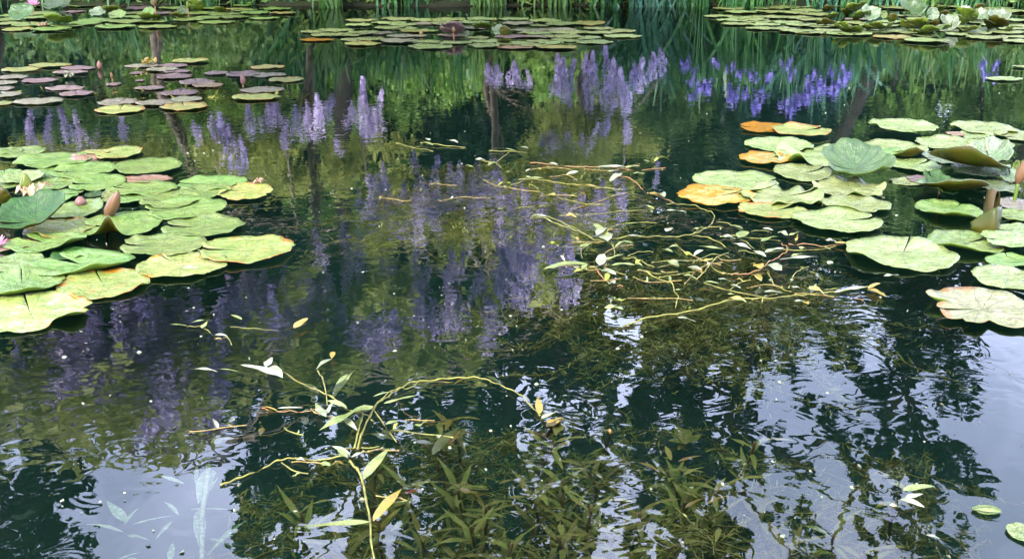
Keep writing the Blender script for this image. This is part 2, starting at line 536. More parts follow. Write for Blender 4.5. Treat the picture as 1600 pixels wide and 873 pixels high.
def water_material():
    m, nt, out = new_mat('pond_water')
    tc = N(nt, "ShaderNodeTexCoord")

    def noise(sc_, det, vs=(1, 1, 1), loc=(0, 0, 0), dist=0.0):
        mp = N(nt, "ShaderNodeMapping")
        mp.inputs["Scale"].default_value = vs
        mp.inputs["Location"].default_value = loc
        nt.links.new(tc.outputs["Object"], mp.inputs["Vector"])
        n = N(nt, "ShaderNodeTexNoise", Scale=sc_, Detail=det, Roughness=0.45, Distortion=dist)
        nt.links.new(mp.outputs[0], n.inputs["Vector"])
        return n.outputs["Fac"]
    a = noise(5.0, 1.0, (1, 1.25, 1))            # 20 cm swell
    b = noise(10.5, 1.0, (1, 1.15, 1), (3, 1, 0), 1.1)        # 6 cm ripples
    c = noise(46.0, 1.0, (1, 1, 1), (1, 7, 0))        # fine ripples
    mask = mrange(nt, noise(0.9, 1.0, (1, 1, 1), (5.2, 2.0, 0)), 0.38, 0.62, 0.25, 1.0)
    sp_ = N(nt, "ShaderNodeSeparateXYZ")
    nt.links.new(tc.outputs["Object"], sp_.inputs[0])
    calm = mrange(nt, sp_.outputs[1], 2.5, 8.0, 1.0, 0.38)      # sheltered water near the reeds
    mask = mth(nt, 'MULTIPLY', mask, calm)
    a = mth(nt, 'MULTIPLY', a, calm)
    h = mth(nt, 'ADD', mth(nt, 'MULTIPLY', a, 0.0006),
            mth(nt, 'MULTIPLY', mth(nt, 'ADD', mth(nt, 'MULTIPLY', b, 0.00105), mth(nt, 'MULTIPLY', c, 0.000012)), mask))
    bp = N(nt, "ShaderNodeBump", Strength=1.0, Distance=1.0)
    nt.links.new(h, bp.inputs["Height"])
    fr = N(nt, "ShaderNodeFresnel", IOR=1.58)
    nt.links.new(bp.outputs[0], fr.inputs["Normal"])
    gl = N(nt, "ShaderNodeBsdfGlossy", Roughness=0.0)
    nt.links.new(bp.outputs[0], gl.inputs["Normal"])
    tr = N(nt, "ShaderNodeBsdfTransparent")
    mx = N(nt, "ShaderNodeMixShader")
    nt.links.new(fr.outputs[0], mx.inputs[0])
    nt.links.new(tr.outputs[0], mx.inputs[1])
    nt.links.new(gl.outputs[0], mx.inputs[2])
    nt.links.new(mx.outputs[0], out.inputs["Surface"])
    va = N(nt, "ShaderNodeVolumeAbsorption", Density=1.7)
    va.inputs["Color"].default_value = (0.42, 0.68, 0.56, 1)
    vs = N(nt, "ShaderNodeVolumeScatter", Density=0.055)
    vs.inputs["Color"].default_value = (0.5, 0.95, 0.75, 1)
    ad = N(nt, "ShaderNodeAddShader")
    nt.links.new(va.outputs[0], ad.inputs[0])
    nt.links.new(vs.outputs[0], ad.inputs[1])
    nt.links.new(ad.outputs[0], out.inputs["Volume"])
    return m


M['water'] = water_material()


def ground_material():
    m, nt, out = new_mat('ground_soil')
    tc = N(nt, "ShaderNodeTexCoord")
    n1 = N(nt, "ShaderNodeTexNoise", Scale=2.2, Detail=7.0, Roughness=0.6)
    nt.links.new(tc.outputs["Object"], n1.inputs["Vector"])
    n2 = N(nt, "ShaderNodeTexNoise", Scale=0.6, Detail=4.0)
    nt.links.new(tc.outputs["Object"], n2.inputs["Vector"])
    mud = mixc(nt, mrange(nt, n1.outputs["Fac"], 0.35, 0.65), (0.035, 0.04, 0.025), (0.09, 0.085, 0.05))
    bankc = mixc(nt, mrange(nt, n1.outputs["Fac"], 0.35, 0.65), (0.008, 0.010, 0.005), (0.022, 0.022, 0.012))
    grass = mixc(nt, mrange(nt, n1.outputs["Fac"], 0.35, 0.65), (0.008, 0.018, 0.005), (0.02, 0.035, 0.010))
    sep = N(nt, "ShaderNodeSeparateXYZ")
    nt.links.new(tc.outputs["Object"], sep.inputs[0])
    mud = mixc(nt, mrange(nt, sep.outputs[2], -0.12, -0.02), mud, bankc)
    f = mrange(nt, mth(nt, 'ADD', sep.outputs[2], mth(nt, 'MULTIPLY', n2.outputs["Fac"], 0.1)), 0.05, 0.16)
    col = mixc(nt, f, mud, grass)
    bs = N(nt, "ShaderNodeBsdfPrincipled", Roughness=1.0)
    bs.inputs["Specular IOR Level"].default_value = 0.1
    nt.links.new(col, bs.inputs["Base Color"])
    b = N(nt, "ShaderNodeBump", Strength=0.8, Distance=0.05)
    nt.links.new(n1.outputs["Fac"], b.inputs["Height"])
    nt.links.new(b.outputs[0], bs.inputs["Normal"])
    nt.links.new(bs.outputs[0], out.inputs["Surface"])
    return m


# ------------------------------------------------------------------ ground and water
BANK_Y = 13.9


def build_ground():
    xs = np.concatenate([[-600, -250, -100, -50, -30], np.linspace(-24, 24, 97), [30, 50, 100, 250, 600]])
    ys = np.concatenate([[-600, -200, -60, -20], np.linspace(-8, 24, 97), [28, 35, 50, 100, 250, 700]])
    X, Y = np.meshgrid(xs, ys)
    rng = np.random.default_rng(3)
    edge_y = BANK_Y + 0.12 * np.sin(X * 1.3) + 0.08 * np.sin(X * 3.1 + 1)
    d = np.minimum.reduce([edge_y - Y, 17.0 - np.abs(X), Y + 5.0])       # > 0 inside the pond
    z = np.where(d > 0, -0.85 * np.clip(d / 1.2, 0, 1) ** 0.7, 0.22 * np.clip(-d / 0.7, 0, 1))
    z = z + 0.05 * np.sin(X * 1.7 + Y * 0.6) * np.sin(Y * 1.3) * np.clip(np.abs(d), 0, 1)
    z = z + np.where(d > 1.5, rng.normal(0, 0.015, z.shape), 0)
    V = np.stack([X, Y, z], axis=-1).reshape(-1, 3)
    ny, nx = X.shape
    idx = np.arange(nx * ny).reshape(ny, nx)
    F = np.stack([idx[:-1, :-1], idx[:-1, 1:], idx[1:, 1:], idx[1:, :-1]], axis=-1).reshape(-1, 4)
    o = link('ground', mesh_np('ground', V, F), ground_material())
    tag(o, kind='structure')


build_ground()
wb = MB()
x0, x1, y0, y1, zb = -18.0, 18.0, -6.0, 15.0, -1.4
wb.add([(x0, y0, 0), (x1, y0, 0), (x1, y1, 0), (x0, y1, 0), (x0, y0, zb), (x1, y0, zb), (x1, y1, zb), (x0, y1, zb)],
       [(0, 1, 2, 3), (7, 6, 5, 4), (0, 4, 5, 1), (1, 5, 6, 2), (2, 6, 7, 3), (3, 7, 4, 0)])
tag(wb.build('water', M['water'], smooth=False), kind='structure')


# ------------------------------------------------------------------ trees and shrubs
def tree(name, label, cat, base, blobs, mat, leaf, n, seed, trunk_r=0.2, group=None, drop=0.0, bark='bark_dark', shell=0.55, aspect=0.45, lean=None):
    """blobs: list of (x,y,z,rx,ry,rz) clumps in world metres; n leaves in all"""
    rng = np.random.default_rng(seed)
    rnd = random.Random(seed)
    root = empty(name, base)
    tag(root, label, cat, group)
    B = Vector(base)
    top = max(b[2] for b in blobs)
    cx = sum(b[0] for b in blobs) / len(blobs)
    cy = sum(b[1] for b in blobs) / len(blobs)
    apex = Vector((cx, cy, top)) - B
    tb = MB()
    tp = smoothpath([Vector((0, 0, -0.2)), apex * 0.35 + Vector((rnd.uniform(-.3, .3), rnd.uniform(-.3, .3), 0)), apex * 0.7, apex], 5)
    k = len(tp)
    tb.tube(tp, [trunk_r * (1.25 - 1.1 * i / (k - 1)) for i in range(k)], 8)
    for b in (blobs if len(blobs) < 14 else blobs[::6]):
        q = Vector(b[:3]) - B
        f = min(0.85, max(0.2, (q.z / max(0.1, apex.z)) * 0.7))
        s = tp[int(f * (k - 1))]
        mid = s.lerp(q, 0.5) + Vector((rnd.uniform(-.2, .2), rnd.uniform(-.2, .2), 0.1 * (q - s).length))
        pp = smoothpath([s, mid, q], 4)
        r0 = trunk_r * 0.42
        tb.tube(pp, [r0 * (1 - 0.8 * i / (len(pp) - 1)) for i in range(len(pp))], 5)
    tb.build('trunk', M[bark], root)
    vol = np.array([b[3] * b[4] * b[5] for b in blobs]) ** (2 / 3)
    cnt = (n * vol / vol.sum()).astype(int)
    pts = []
    for b, c in zip(blobs, cnt):
        sub = max(4, int(c / 60))
        sc_ = rng.normal(size=(sub, 3))
        sc_ /= np.linalg.norm(sc_, axis=1, keepdims=True)
        sc_ *= rng.uniform(shell, 1.0, size=(sub, 1))
        which = rng.integers(0, sub, c)
        p = sc_[which] + rng.normal(0, 0.16, size=(c, 3))
        p = p * np.array(b[3:6]) + np.array(b[:3]) - np.array(base)
        pts.append(p)
    C = np.concatenate(pts)
    C = C[C[:, 2] + base[2] > 0.25]
    me = leaf_cloud(C, leaf, rng, aspect=aspect, drop=drop)
    link('crown', me, M[mat], root)
    return root


def blobs_col(x, y, z0, z1, r, rnd, k=8):
    out = []
    for i in range(k):
        t = (i + 0.5) / k
        out.append((x + rnd.uniform(-.5, .5) * r, y + rnd.uniform(-.4, .4) * r, z0 + (z1 - z0) * t, r * rnd.uniform(.6, .95) * (1.05 - 0.45 * t), r * .8, (z1 - z0) / k * 0.95))
    return out


rnd = random.Random(11)
ORDW = ['first', 'second', 'third', 'fourth', 'fifth', 'sixth', 'seventh', 'eighth', 'ninth', 'tenth', 'eleventh', 'last']
# back row: dense evergreens, tops near the height mirrored at row 480 of the photo
back = [(-13.5, 12.5), (-11, 11.2), (-8.8, 10.2), (-6.6, 9.6), (-4.7, 9.8), (-2.6, 10.2), (-0.2, 9.4), (2.4, 10.2), (4.6, 9.3), (6.9, 9.9), (9.2, 8.6), (11.4, 6.3), (13.6, 5.8), (15.8, 6.4)]
words = ['leftmost', 'second from the left', 'third from the left', 'fourth from the left', 'fifth from the left', 'sixth from the left', 'seventh from the left',
         'seventh from the right', 'sixth from the right', 'fifth from the right', 'fourth from the right', 'third from the right', 'second from the right', 'rightmost']
for i, (x, h) in enumerate(back):
    y = 25.5 + rnd.uniform(-1, 1)
    mat = ['crown_dark', 'crown_teal'][i % 2]
    tree('evergreen_tree', 'dense dark evergreen mirrored behind the pond, %s of its row' % words[i], 'tree', (x, y, 0.2), blobs_col(x, y, 0.8, h, 2.5, rnd, 10), mat,
         0.36, 11500, 100 + i, 0.22, 'evergreen trees in a row behind the pond', bark='bark_dark')
for i, (x, h) in enumerate([(-12.2, 12), (-7.6, 11.5), (-3.7, 10.8), (1.2, 10.8), (5.8, 10.5), (10.2, 7.5), (13.2, 6.3)]):
    tree('conifer', 'dark conifer filling behind the evergreen row, %s from the left' % ORDW[i], 'tree', (x, 29.5, 0.2), blobs_col(x, 29.5, 0.8, h, 2.4, rnd, 10), 'crown_teal',
         0.4, 7500, 600 + i, 0.2, 'conifers behind the evergreen row')
# middle row of looser shrubs, light and dark
shr = [(-10.8, 3.4, 'crown_mid'), (-9.0, 2.6, 'crown_dark'), (-7.2, 3.2, 'crown_mid'), (-5.3, 3.0, 'crown_light'), (-3.4, 2.2, 'crown_dark'), (-1.3, 2.9, 'crown_light'),
       (0.6, 1.9, 'crown_light'), (2.6, 2.6, 'crown_mid'), (4.6, 3.1, 'crown_teal'), (6.2, 3.6, 'crown_light'), (7.7, 2.9, 'crown_mid'), (9.3, 3.4, 'crown_light'), (11, 3.0, 'crown_mid')]
wd2 = ['leftmost', 'second from the left', 'third from the left', 'fourth from the left', 'fifth from the left', 'sixth from the left', 'middle one', 'sixth from the right',
       'fifth from the right', 'fourth from the right', 'third from the right', 'second from the right', 'rightmost']
cdesc = {'crown_mid': 'leafy mid green', 'crown_dark': 'dark green', 'crown_light': 'bright yellow green', 'crown_teal': 'bluish dark'}
for i, (x, h, mat) in enumerate(shr):
    y = 18.2 + rnd.uniform(-.8, .8)
    bl = [(x + rnd.uniform(-.8, .8), y + rnd.uniform(-.5, .5), rnd.uniform(0.6, h - 0.3), rnd.uniform(.4, .8), .5, rnd.uniform(.35, .8)) for _ in range(9)]
    tree('shrub', '%s shrub mirrored behind the far reeds, %s of its row' % (cdesc[mat], wd2[i]), 'shrub', (x, y, 0.2), bl, mat, 0.10, 4200, 200 + i, 0.05, 'shrubs behind the far reeds')

for i in range(12):
    x = -13 + i * 2.35
    mat = ['crown_mid', 'crown_dark', 'crown_teal', 'crown_mid', 'crown_light', 'crown_dark'][i % 6]
    bl = [(x + rnd.uniform(-1.1, 1.1), 21.6 + rnd.uniform(-.5, .5), rnd.uniform(0.6, 4.6), rnd.uniform(.6, 1.1), .7, rnd.uniform(.5, 1.0)) for _ in range(12)]
    tree('bush', '%s bush between shrubs and evergreens, %s along the bank' % (cdesc[mat], (ORDW[i])), 'bush', (x, 21.6, 0.2), bl, mat, 0.2, 6500, 400 + i, 0.08, 'tall bushes behind the shrubs')
# big open tree over the middle: hanging curtains of leaves with sky between them
def curtain(px0, px1, py0, py1, D, k, rx_px, rz_px, seed, keep=None):
    r_ = random.Random(seed)
    out = []
    s = FPX / (D * 1.08)
    tries = 0
    while len(out) < k and tries < 6000:
        tries += 1
        px, py = r_.uniform(px0, px1), r_.uniform(py0, py1)
        if keep and not keep(px, py, r_):
            continue
        p = ref(px, py, D + r_.uniform(-1.2, 1.2))
        out.append((p.x, p.y, p.z, rx_px * r_.uniform(.6, 1.3) / s, 0.6, rz_px * r_.uniform(.6, 1.3) / s))
    return out


def keep_mid(px, py, r_):
    for gx, gw, a, b in ((715, 14, 480, 620), (800, 20, 470, 640), (868, 10, 470, 600), (935, 9, 490, 640), (1000, 8, 500, 600), (1110, 12, 560, 700)):
        if abs(px - gx) < gw and a < py < b:
            return False
    if py > 900:
        return False
    lo = 340 + 60 * math.sin(py * 0.02)
    return px > lo


tree('willow_tree', 'tall dark weeping tree whose curtains mirror in the middle of the pond', 'tree', (1.5, 20.5, 0.2),
     curtain(360, 1120, 470, 960, 20, 150, 17, 52, 5, keep_mid), 'crown_teal', 0.17, 66000, 301, 0.22, drop=1.2, shell=0.2)
tree('maple_tree', 'open branching tree mirrored dark against the sky on the right', 'tree', (8.6, 17.0, 0.2),
     curtain(1060, 1550, 500, 880, 15.5, 112, 26, 20, 6, lambda px, py, r_: px < 1550 - 0.10 * abs(py - 640)), 'crown_dark', 0.11, 16500, 302, 0.11, shell=0.2)
tree('walnut_tree', 'dark tree mirrored in the lower left corner of the pond', 'tree', (-8.2, 14.6, 0.2),
     curtain(-160, 140, 560, 990, 13, 62, 26, 24, 7, lambda px, py, r_: px < 130 - 0.0003 * (py - 600) ** 2), 'crown_dark', 0.13, 26000, 303, 0.22, shell=0.2)
tree('ash_tree', 'tall leafy tree mirrored between the sky gap and the weeping tree', 'tree', (-2.6, 17.5, 0.2),
     curtain(350, 760, 560, 960, 16, 60, 26, 24, 8, lambda px, py, r_: px > 370 + 40 * math.sin(py * 0.03)), 'crown_dark', 0.13, 24000, 304, 0.13, shell=0.25)
tree('alder_tree', 'leafy tree mirrored over the weedy bottom right of the pond', 'tree', (5.2, 14.8, 0.2),
     curtain(640, 1500, 700, 980, 13.6, 112, 26, 20, 9, lambda px, py, r_: r_.random() < (0.95 if px < 1120 else 0.42)), 'crown_teal', 0.13, 29000, 305, 0.09, shell=0.25)


# ------------------------------------------------------------------ irises and reeds along the far bank
def blade_mesh(seed, nb, h0, h1, spread, wid, arch):
    r_ = random.Random(seed)
    mb = MB()
    for i in range(nb):
        a = r_.uniform(0, 2 * PI)
        b = Vector((r_.gauss(0, spread), r_.gauss(0, spread * .6), -0.05))
        h = r_.uniform(h0, h1)
        lean = r_.uniform(0.05, arch)
        dx, dy = math.cos(a) * lean * h, math.sin(a) * lean * h * 0.6
        P = []
        for j in range(8):
            t = j / 7
            droop = (t ** 3) * lean * 0.55 * h
            P.append(b + Vector((dx * t ** 1.25, dy * t ** 1.25, h * t - droop)))
        w = wid * r_.uniform(.7, 1.25)
        side = Vector((math.sin(a + r_.uniform(-.8, .8)), -math.cos(a), 0)).normalized() if r_.random() < .5 else Vector((1, r_.uniform(-.6, .6), 0)).normalized()
        V, F = [], []
        for j, p in enumerate(P):
            t = j / 7
            ww = w * 0.5 * (0.7 + 0.5 * math.sin(PI * min(1, t * 1.2))) * (1 - t ** 4 * 0.96)
            V += [p - side * ww, p + side * ww]
        for j in range(7):
            F.append((2 * j, 2 * j + 1, 2 * j + 3, 2 * j + 2))
        mb.add(V, F)
    me = bpy.data.meshes.new('leaves')
    me.from_pydata(mb.v, [], mb.f)
    me.update()
    me.polygons.foreach_set("use_smooth", np.ones(len(me.polygons), dtype=bool))
    return me


def iris_flower_mesh(seed):
    r_ = random.Random(seed)
    mb = MB()
    for k in range(3):
        a = k * 2 * PI / 3 + r_.uniform(-.2, .2)
        d = Vector((math.cos(a), math.sin(a), 0))
        mb.leaf(Vector((0, 0, 0)), d * 0.075 + Vector((0, 0, -0.05)), 0.055, sag=0.35, seg=5, fold=0.1)
        a += PI / 3
        d = Vector((math.cos(a), math.sin(a), 0))
        mb.leaf(Vector((0, 0, 0)), d * 0.03 + Vector((0, 0, 0.09)), 0.045, sag=-0.3, seg=5, fold=0.2)
    me = bpy.data.meshes.new('petals')
    me.from_pydata([tuple(p) for p in mb.v], [], mb.f)
    me.update()
    return me


protos = {}
for nm, args, mat in (('tall', (21, 34, 0.9, 1.45, 0.13, 0.034, 0.8), 'reed'), ('tall2', (22, 34, 0.8, 1.35, 0.13, 0.036, 0.9), 'reed_light'),
                      ('blue', (23, 44, 1.1, 1.75, 0.17, 0.044, 1.0), 'reed_blue'), ('blue2', (24, 40, 1.0, 1.6, 0.17, 0.044, 0.95), 'reed'),
                      ('short', (25, 34, 0.5, 0.95, 0.14, 0.024, 0.45), 'reed_light'), ('short2', (26, 30, 0.5, 0.9, 0.14, 0.026, 0.5), 'reed')):
    me = blade_mesh(*args)
    me.materials.append(M[mat])
    protos[nm] = me
petal_meshes = []
for s in range(3):
    me = iris_flower_mesh(40 + s)
    me.materials.append(M['iris'])
    petal_meshes.append(me)


def clump(kind, x, y, s, label, group, flowers=()):
    root = empty('iris_clump', (x, y, 0.0))
    root.rotation_euler = (0, 0, rnd.uniform(-.5, .5) + (PI if rnd.random() < .5 else 0))
    root.scale = (s, s, s * rnd.uniform(.92, 1.1))
    tag(root, label, 'iris', group)
    lo = bpy.data.objects.new('leaves', protos[kind])
    COL.objects.link(lo)
    lo.parent = root
    return root


ORDX = ['first', 'second', 'third', 'fourth', 'fifth', 'sixth', 'seventh', 'eighth', 'ninth', 'tenth', 'eleventh', 'twelfth', 'thirteenth', 'fourteenth', 'fifteenth',
        'sixteenth', 'seventeenth', 'eighteenth', 'nineteenth', 'twentieth', 'twenty-first', 'twenty-second', 'twenty-third', 'twenty-fourth', 'twenty-fifth', 'twenty-sixth',
        'twenty-seventh', 'twenty-eighth', 'twenty-ninth', 'thirtieth']
reedn = {}
X = -8.4
while X < 9.0:
    px = 800 + X / 14.6 * FPX
    if px < 440:
        kinds, s, dens = ['short2', 'tall', 'short2'], 0.66, 0.38
    elif px < 790:
        kinds, s, dens = ['tall', 'tall2', 'blue2'], 0.95, 0.2
    elif px < 930:
        kinds, s, dens = ['short', 'tall2', 'short2'], 0.8, 0.24
    elif px < 1330:
        kinds, s, dens = ['blue', 'blue2', 'blue', 'tall'], 0.98, 0.2
    else:
        kinds, s, dens = ['short', 'short2', 'tall2', 'tall'], 0.9, 0.2
    part_ = ('dark short' if px < 440 else 'tall upright' if px < 790 else 'pale low' if px < 930 else 'arching blue-green' if px < 1330 else 'fine upright')
    place_ = ('behind the far left raft' if px < 440 else 'left of the bank gap' if px < 790 else 'in the bank gap' if px < 930
              else 'left of the far right raft' if px < 1330 else 'behind the far right raft')
    clump(rnd.choice(kinds), X, BANK_Y + 0.05 + rnd.uniform(-.15, .5), s * rnd.uniform(.85, 1.1),
          '%s %s iris clump from the left %s' % (ORDX[reedn.setdefault(part_, 0)], part_, place_), '%s iris clumps %s' % (part_, place_))
    reedn[part_] += 1
    X += dens * rnd.uniform(.8, 1.2)

# low growth on the bank behind the irises
_rng = np.random.default_rng(8)
_n = 34000
_C = np.stack([_rng.uniform(-10.5, 10.5, _n), 13.98 + np.abs(_rng.normal(0, 1.1, _n)), _rng.uniform(0.05, 0.75, _n) * _rng.uniform(.4, 1, _n)], axis=1)
tag(link('undergrowth', leaf_cloud(_C, 0.13, _rng, aspect=0.35, drop=-0.3, name='undergrowth'), M['crown_mid']), 'low leafy undergrowth covering the far bank behind the irises', 'undergrowth', kind='stuff')

# flag irises in bloom: stalks whose flowers mirror at these photo pixels
fl_px = [(1072, 98), (1078, 122), (1090, 135), (1103, 128), (1102, 140), (1086, 152), (1088, 108), (1120, 95), (1140, 105), (1150, 112), (1145, 140), (1158, 148), (1148, 152), (1136, 108),
         (1178, 112), (1182, 120), (1190, 145), (1186, 158), (1184, 168), (1200, 118), (1232, 100), (1234, 112), (1238, 155), (1222, 165), (1230, 178), (1248, 160), (1262, 125), (1268, 138),
         (1272, 118), (1280, 130), (1276, 148), (1289, 134), (1300, 118), (1304, 142), (1308, 128), (1318, 122), (1324, 112), (1242, 168), (1252, 152), (1262, 150),
         (1540, 100), (1545, 112), (1552, 106), (1558, 118)]
bedw = {}
for i, (px, py) in enumerate(fl_px):
    bedw.setdefault(int((px - 1060) // 46), []).append((px, py))
for bi, (key, lst) in enumerate(sorted(bedw.items())):
    D = 13.55
    cx = sum(ref(p[0], 60, D).x for p in lst) / len(lst)
    root = empty('flag_iris', (cx, D, 0))
    ordn = ['first', 'second', 'third', 'fourth', 'fifth', 'sixth', 'seventh', 'eighth', 'ninth'][bi] if key < 9 else 'last'
    tag(root, 'clump of violet-blue irises mirrored in the pond, %s from the left' % ordn, 'iris', 'violet-blue irises in flower')
    st = MB()
    for (px, py) in lst:
        p = ref(px, py, D)
        p.x += 0
        q = p - Vector((cx, D, 0))
        b = Vector((q.x * 0.35, rnd.uniform(-.08, .08), -0.05))
        st.tube(smoothpath([b, b.lerp(q, .5) + Vector((rnd.uniform(-.03, .03), 0, .05)), q], 4), 0.006, 5)
    st.build('stalk', M['reed'], root)
    for (px, py) in lst:
        q = ref(px, py, D) - Vector((cx, D, 0))
        for e in range(rnd.choice((1, 1, 2))):
            f = bpy.data.objects.new('flower', petal_meshes[rnd.randrange(3)])
            COL.objects.link(f)
            f.parent = root
            f.location = q + Vector((rnd.uniform(-.04, .04), rnd.uniform(-.03, .03), rnd.uniform(-.05, .05)))
            f.rotation_euler = (rnd.uniform(-.5, .5), rnd.uniform(-.5, .5), rnd.uniform(0, 6))
            k = rnd.uniform(.85, 1.25)
            f.scale = (k, k, k)


# ------------------------------------------------------------------ wisteria
def raceme_mesh(seed, mat, n=300, pet=0.026):
    """hanging cluster, length 1 (tip at z=-1), radius 0.16; petal size relative"""
    rng = np.random.default_rng(seed)
    t = rng.uniform(0, 1, n) ** 0.85
    ex = 0.8 + 0.35 * (seed % 5)
    prof = np.where(t < 0.18, 0.55 + 2.5 * t, 1.0 - 0.85 * ((t - 0.18) / 0.82) ** ex)
    prof = prof * (1 + 0.22 * np.sin(t * (9 + seed % 4 * 2) + seed * 1.7))
    a = rng.uniform(0, 2 * PI, n)
    r = prof * rng.uniform(0.45, 1.0, n)
    bend = 0.10 * np.sin(t * 3 + seed)
    C = np.stack([r * np.cos(a) * 0.17 + bend, r * np.sin(a) * 0.17, -t], axis=1)
    me = leaf_cloud(C, pet * 2.6, rng, aspect=0.85, name='raceme')
    me.materials.append(M[mat])
    return me


rac = {'wist': [raceme_mesh(60 + s, 'wist') for s in range(5)], 'wist_deep': [raceme_mesh(70 + s, 'wist_deep', 170, 0.045) for s in range(4)]}


def wisteria(label, lst, leaves, seed, trunk, matk='wist', leafsize=0.09, nleaf=6000, leafmat='wist_leaf'):
    """lst: (px, py_tip, py_top, width_px, D); leaves: curtain() blobs; trunk: world path"""
    r_ = random.Random(seed)
    rng = np.random.default_rng(seed)
    base = trunk[0]
    root = empty('wisteria_vine', base)
    tag(root, label, 'wisteria', 'wisteria vines hanging over the pond')
    B = Vector(base)
    tb = MB()
    P = smoothpath([Vector(p) - B for p in trunk], 6)
    tb.tube(P, [0.055 * (1.1 - 0.8 * i / (len(P) - 1)) for i in range(len(P))], 8)
    P2 = [p + Vector((0.09 * math.sin(i * 1.1), 0.09 * math.cos(i * 1.1), 0)) for i, p in enumerate(P)]
    tb.tube(P2, [0.035 * (1.1 - 0.7 * i / (len(P) - 1)) for i in range(len(P))], 6)
    tops = []
    for (px, yt, yb, w, D) in lst:
        top, tip = ref(px, yb, D), ref(px, yt, D)
        L = top.z - tip.z
        o = bpy.data.objects.new('raceme', r_.choice(rac[matk]))
        COL.objects.link(o)
        o.parent = root
        o.location = top - B
        ws = (w / ppm(Vector((0, D, -CAM_H * 1.5)))) / 0.33
        o.scale = (ws, ws, L)
        o.rotation_euler = (r_.uniform(-.12, .12), r_.uniform(-.12, .12), r_.uniform(0, 6))
        tops.append(top - B)
    tops.sort(key=lambda q: q.x)
    for i in range(0, len(tops) - 1, 1):      # canes run from raceme to raceme
        if (tops[i] - tops[i + 1]).length < 1.2:
            tb.tube([tops[i] + Vector((0, 0, .03)), tops[i].lerp(tops[i + 1], .5) + Vector((0, 0, .07)), tops[i + 1] + Vector((0, 0, .03))], 0.006, 5)
    for tpt in tops[::7]:
        near = min(P, key=lambda q: (q - tpt).length)
        tb.tube(smoothpath([near, near.lerp(tpt, .55) + Vector((0, 0, .18)), tpt + Vector((0, 0, .03))], 4), 0.010, 5)
    tb.build('stem', M['bark'], root)
    if leaves:
        vol = np.array([b[3] * b[5] for b in leaves])
        cnt = (nleaf * vol / vol.sum()).astype(int)
        pts = [rng.normal(0, 0.45, size=(c, 3)) * np.array(b[3:6]) + np.array(b[:3]) - np.array(base) for b, c in zip(leaves, cnt)]
        link('leaves', leaf_cloud(np.concatenate(pts), leafsize, rng, aspect=0.42, drop=0.7, name='leaves'), M[leafmat], root)
    return root


def spread(regions, seed):
    """regions: (px0, px1, y_tip0, y_tip1, len_px, count, width, D)"""
    r_ = random.Random(seed)
    out = []
    for (a, b, t0, t1, L, n, w, D) in regions:
        for i in range(n):
            px = a + (b - a) * (i + r_.uniform(.2, .8)) / n
            yt = r_.uniform(t0, t1)
            out.append((px, yt, yt + L * r_.uniform(.75, 1.25), w * r_.uniform(.8, 1.2), D + r_.uniform(-.3, .3)))
    return out


# far left curtain (rows 120-260)
A = [(60, 170, 235, 24, 12.5), (78, 175, 240, 20, 12.5), (108, 168, 238, 26, 12.5), (125, 180, 236, 20, 12.5), (150, 205, 238, 14, 12.5), (196, 172, 225, 16, 12.5),
     (310, 190, 230, 16, 12.2), (335, 180, 240, 22, 12.2), (352, 172, 255, 26, 12), (368, 190, 265, 26, 12), (390, 160, 215, 22, 12.3), (418, 150, 205, 24, 12.3), (436, 152, 200, 24, 12.3),
     (462, 165, 215, 18, 12.3), (476, 160, 222, 20, 12.3), (498, 142, 222, 22, 12), (516, 146, 190, 18, 12.3), (546, 158, 200, 18, 12.2), (567, 122, 216, 26, 12), (574, 150, 220, 22, 12),
     (597, 140, 212, 22, 12), (588, 165, 218, 20, 12), (448, 195, 235, 16, 12.1), (530, 212, 245, 14, 12), (376, 215, 270, 20, 11.8)]
wisteria('wisteria with long lilac clusters mirrored left of centre below the purplish raft', A, curtain(320, 620, 225, 300, 12.8, 30, 26, 14, 31) + curtain(20, 240, 230, 290, 12.4, 12, 26, 14, 32), 31,
         [(-4.6, 14.2, 0.1), (-4.3, 13.6, 1.3), (-3.4, 12.8, 2.3), (-1.6, 12.2, 2.5)], leafsize=0.10, nleaf=5200)
# centre right curtain (rows 75-250)
Bc = [(765, 97, 132, 16, 13), (776, 100, 136, 16, 13), (800, 96, 135, 16, 13), (812, 98, 138, 16, 13), (824, 108, 140, 14, 13), (864, 82, 150, 20, 12.6), (876, 88, 158, 24, 12.6), (892, 92, 145, 18, 12.6),
      (884, 105, 165, 20, 12.5), (920, 84, 140, 20, 12.6), (932, 82, 160, 22, 12.5), (946, 70, 140, 20, 12.8), (958, 92, 168, 22, 12.5), (950, 120, 175, 22, 12.3), (972, 105, 175, 22, 12.5),
      (985, 98, 150, 20, 12.6), (1000, 90, 145, 20, 12.6), (1016, 80, 132, 20, 12.8), (1032, 75, 120, 16, 12.8), (915, 130, 178, 18, 12.4), (978, 140, 178, 18, 12.3),
      (850, 208, 250, 24, 11.5), (868, 204, 256, 26, 11.5), (886, 206, 252, 22, 11.5), (925, 192, 240, 16, 11.6), (944, 180, 222, 16, 11.8), (977, 182, 226, 16, 11.8), (912, 208, 245, 14, 11.6),
      (1024, 250, 290, 12, 11.5)]
wisteria('wisteria with pale lilac clusters mirrored beside the arching iris leaves', Bc, curtain(830, 1010, 155, 235, 13.2, 26, 24, 12, 33) + curtain(760, 1000, 235, 300, 11.6, 16, 26, 12, 34), 33,
         [(1.2, 14.3, 0.1), (0.9, 13.4, 1.2), (1.6, 12.6, 2.2), (2.6, 12.1, 2.4)], leafsize=0.09, nleaf=5200)
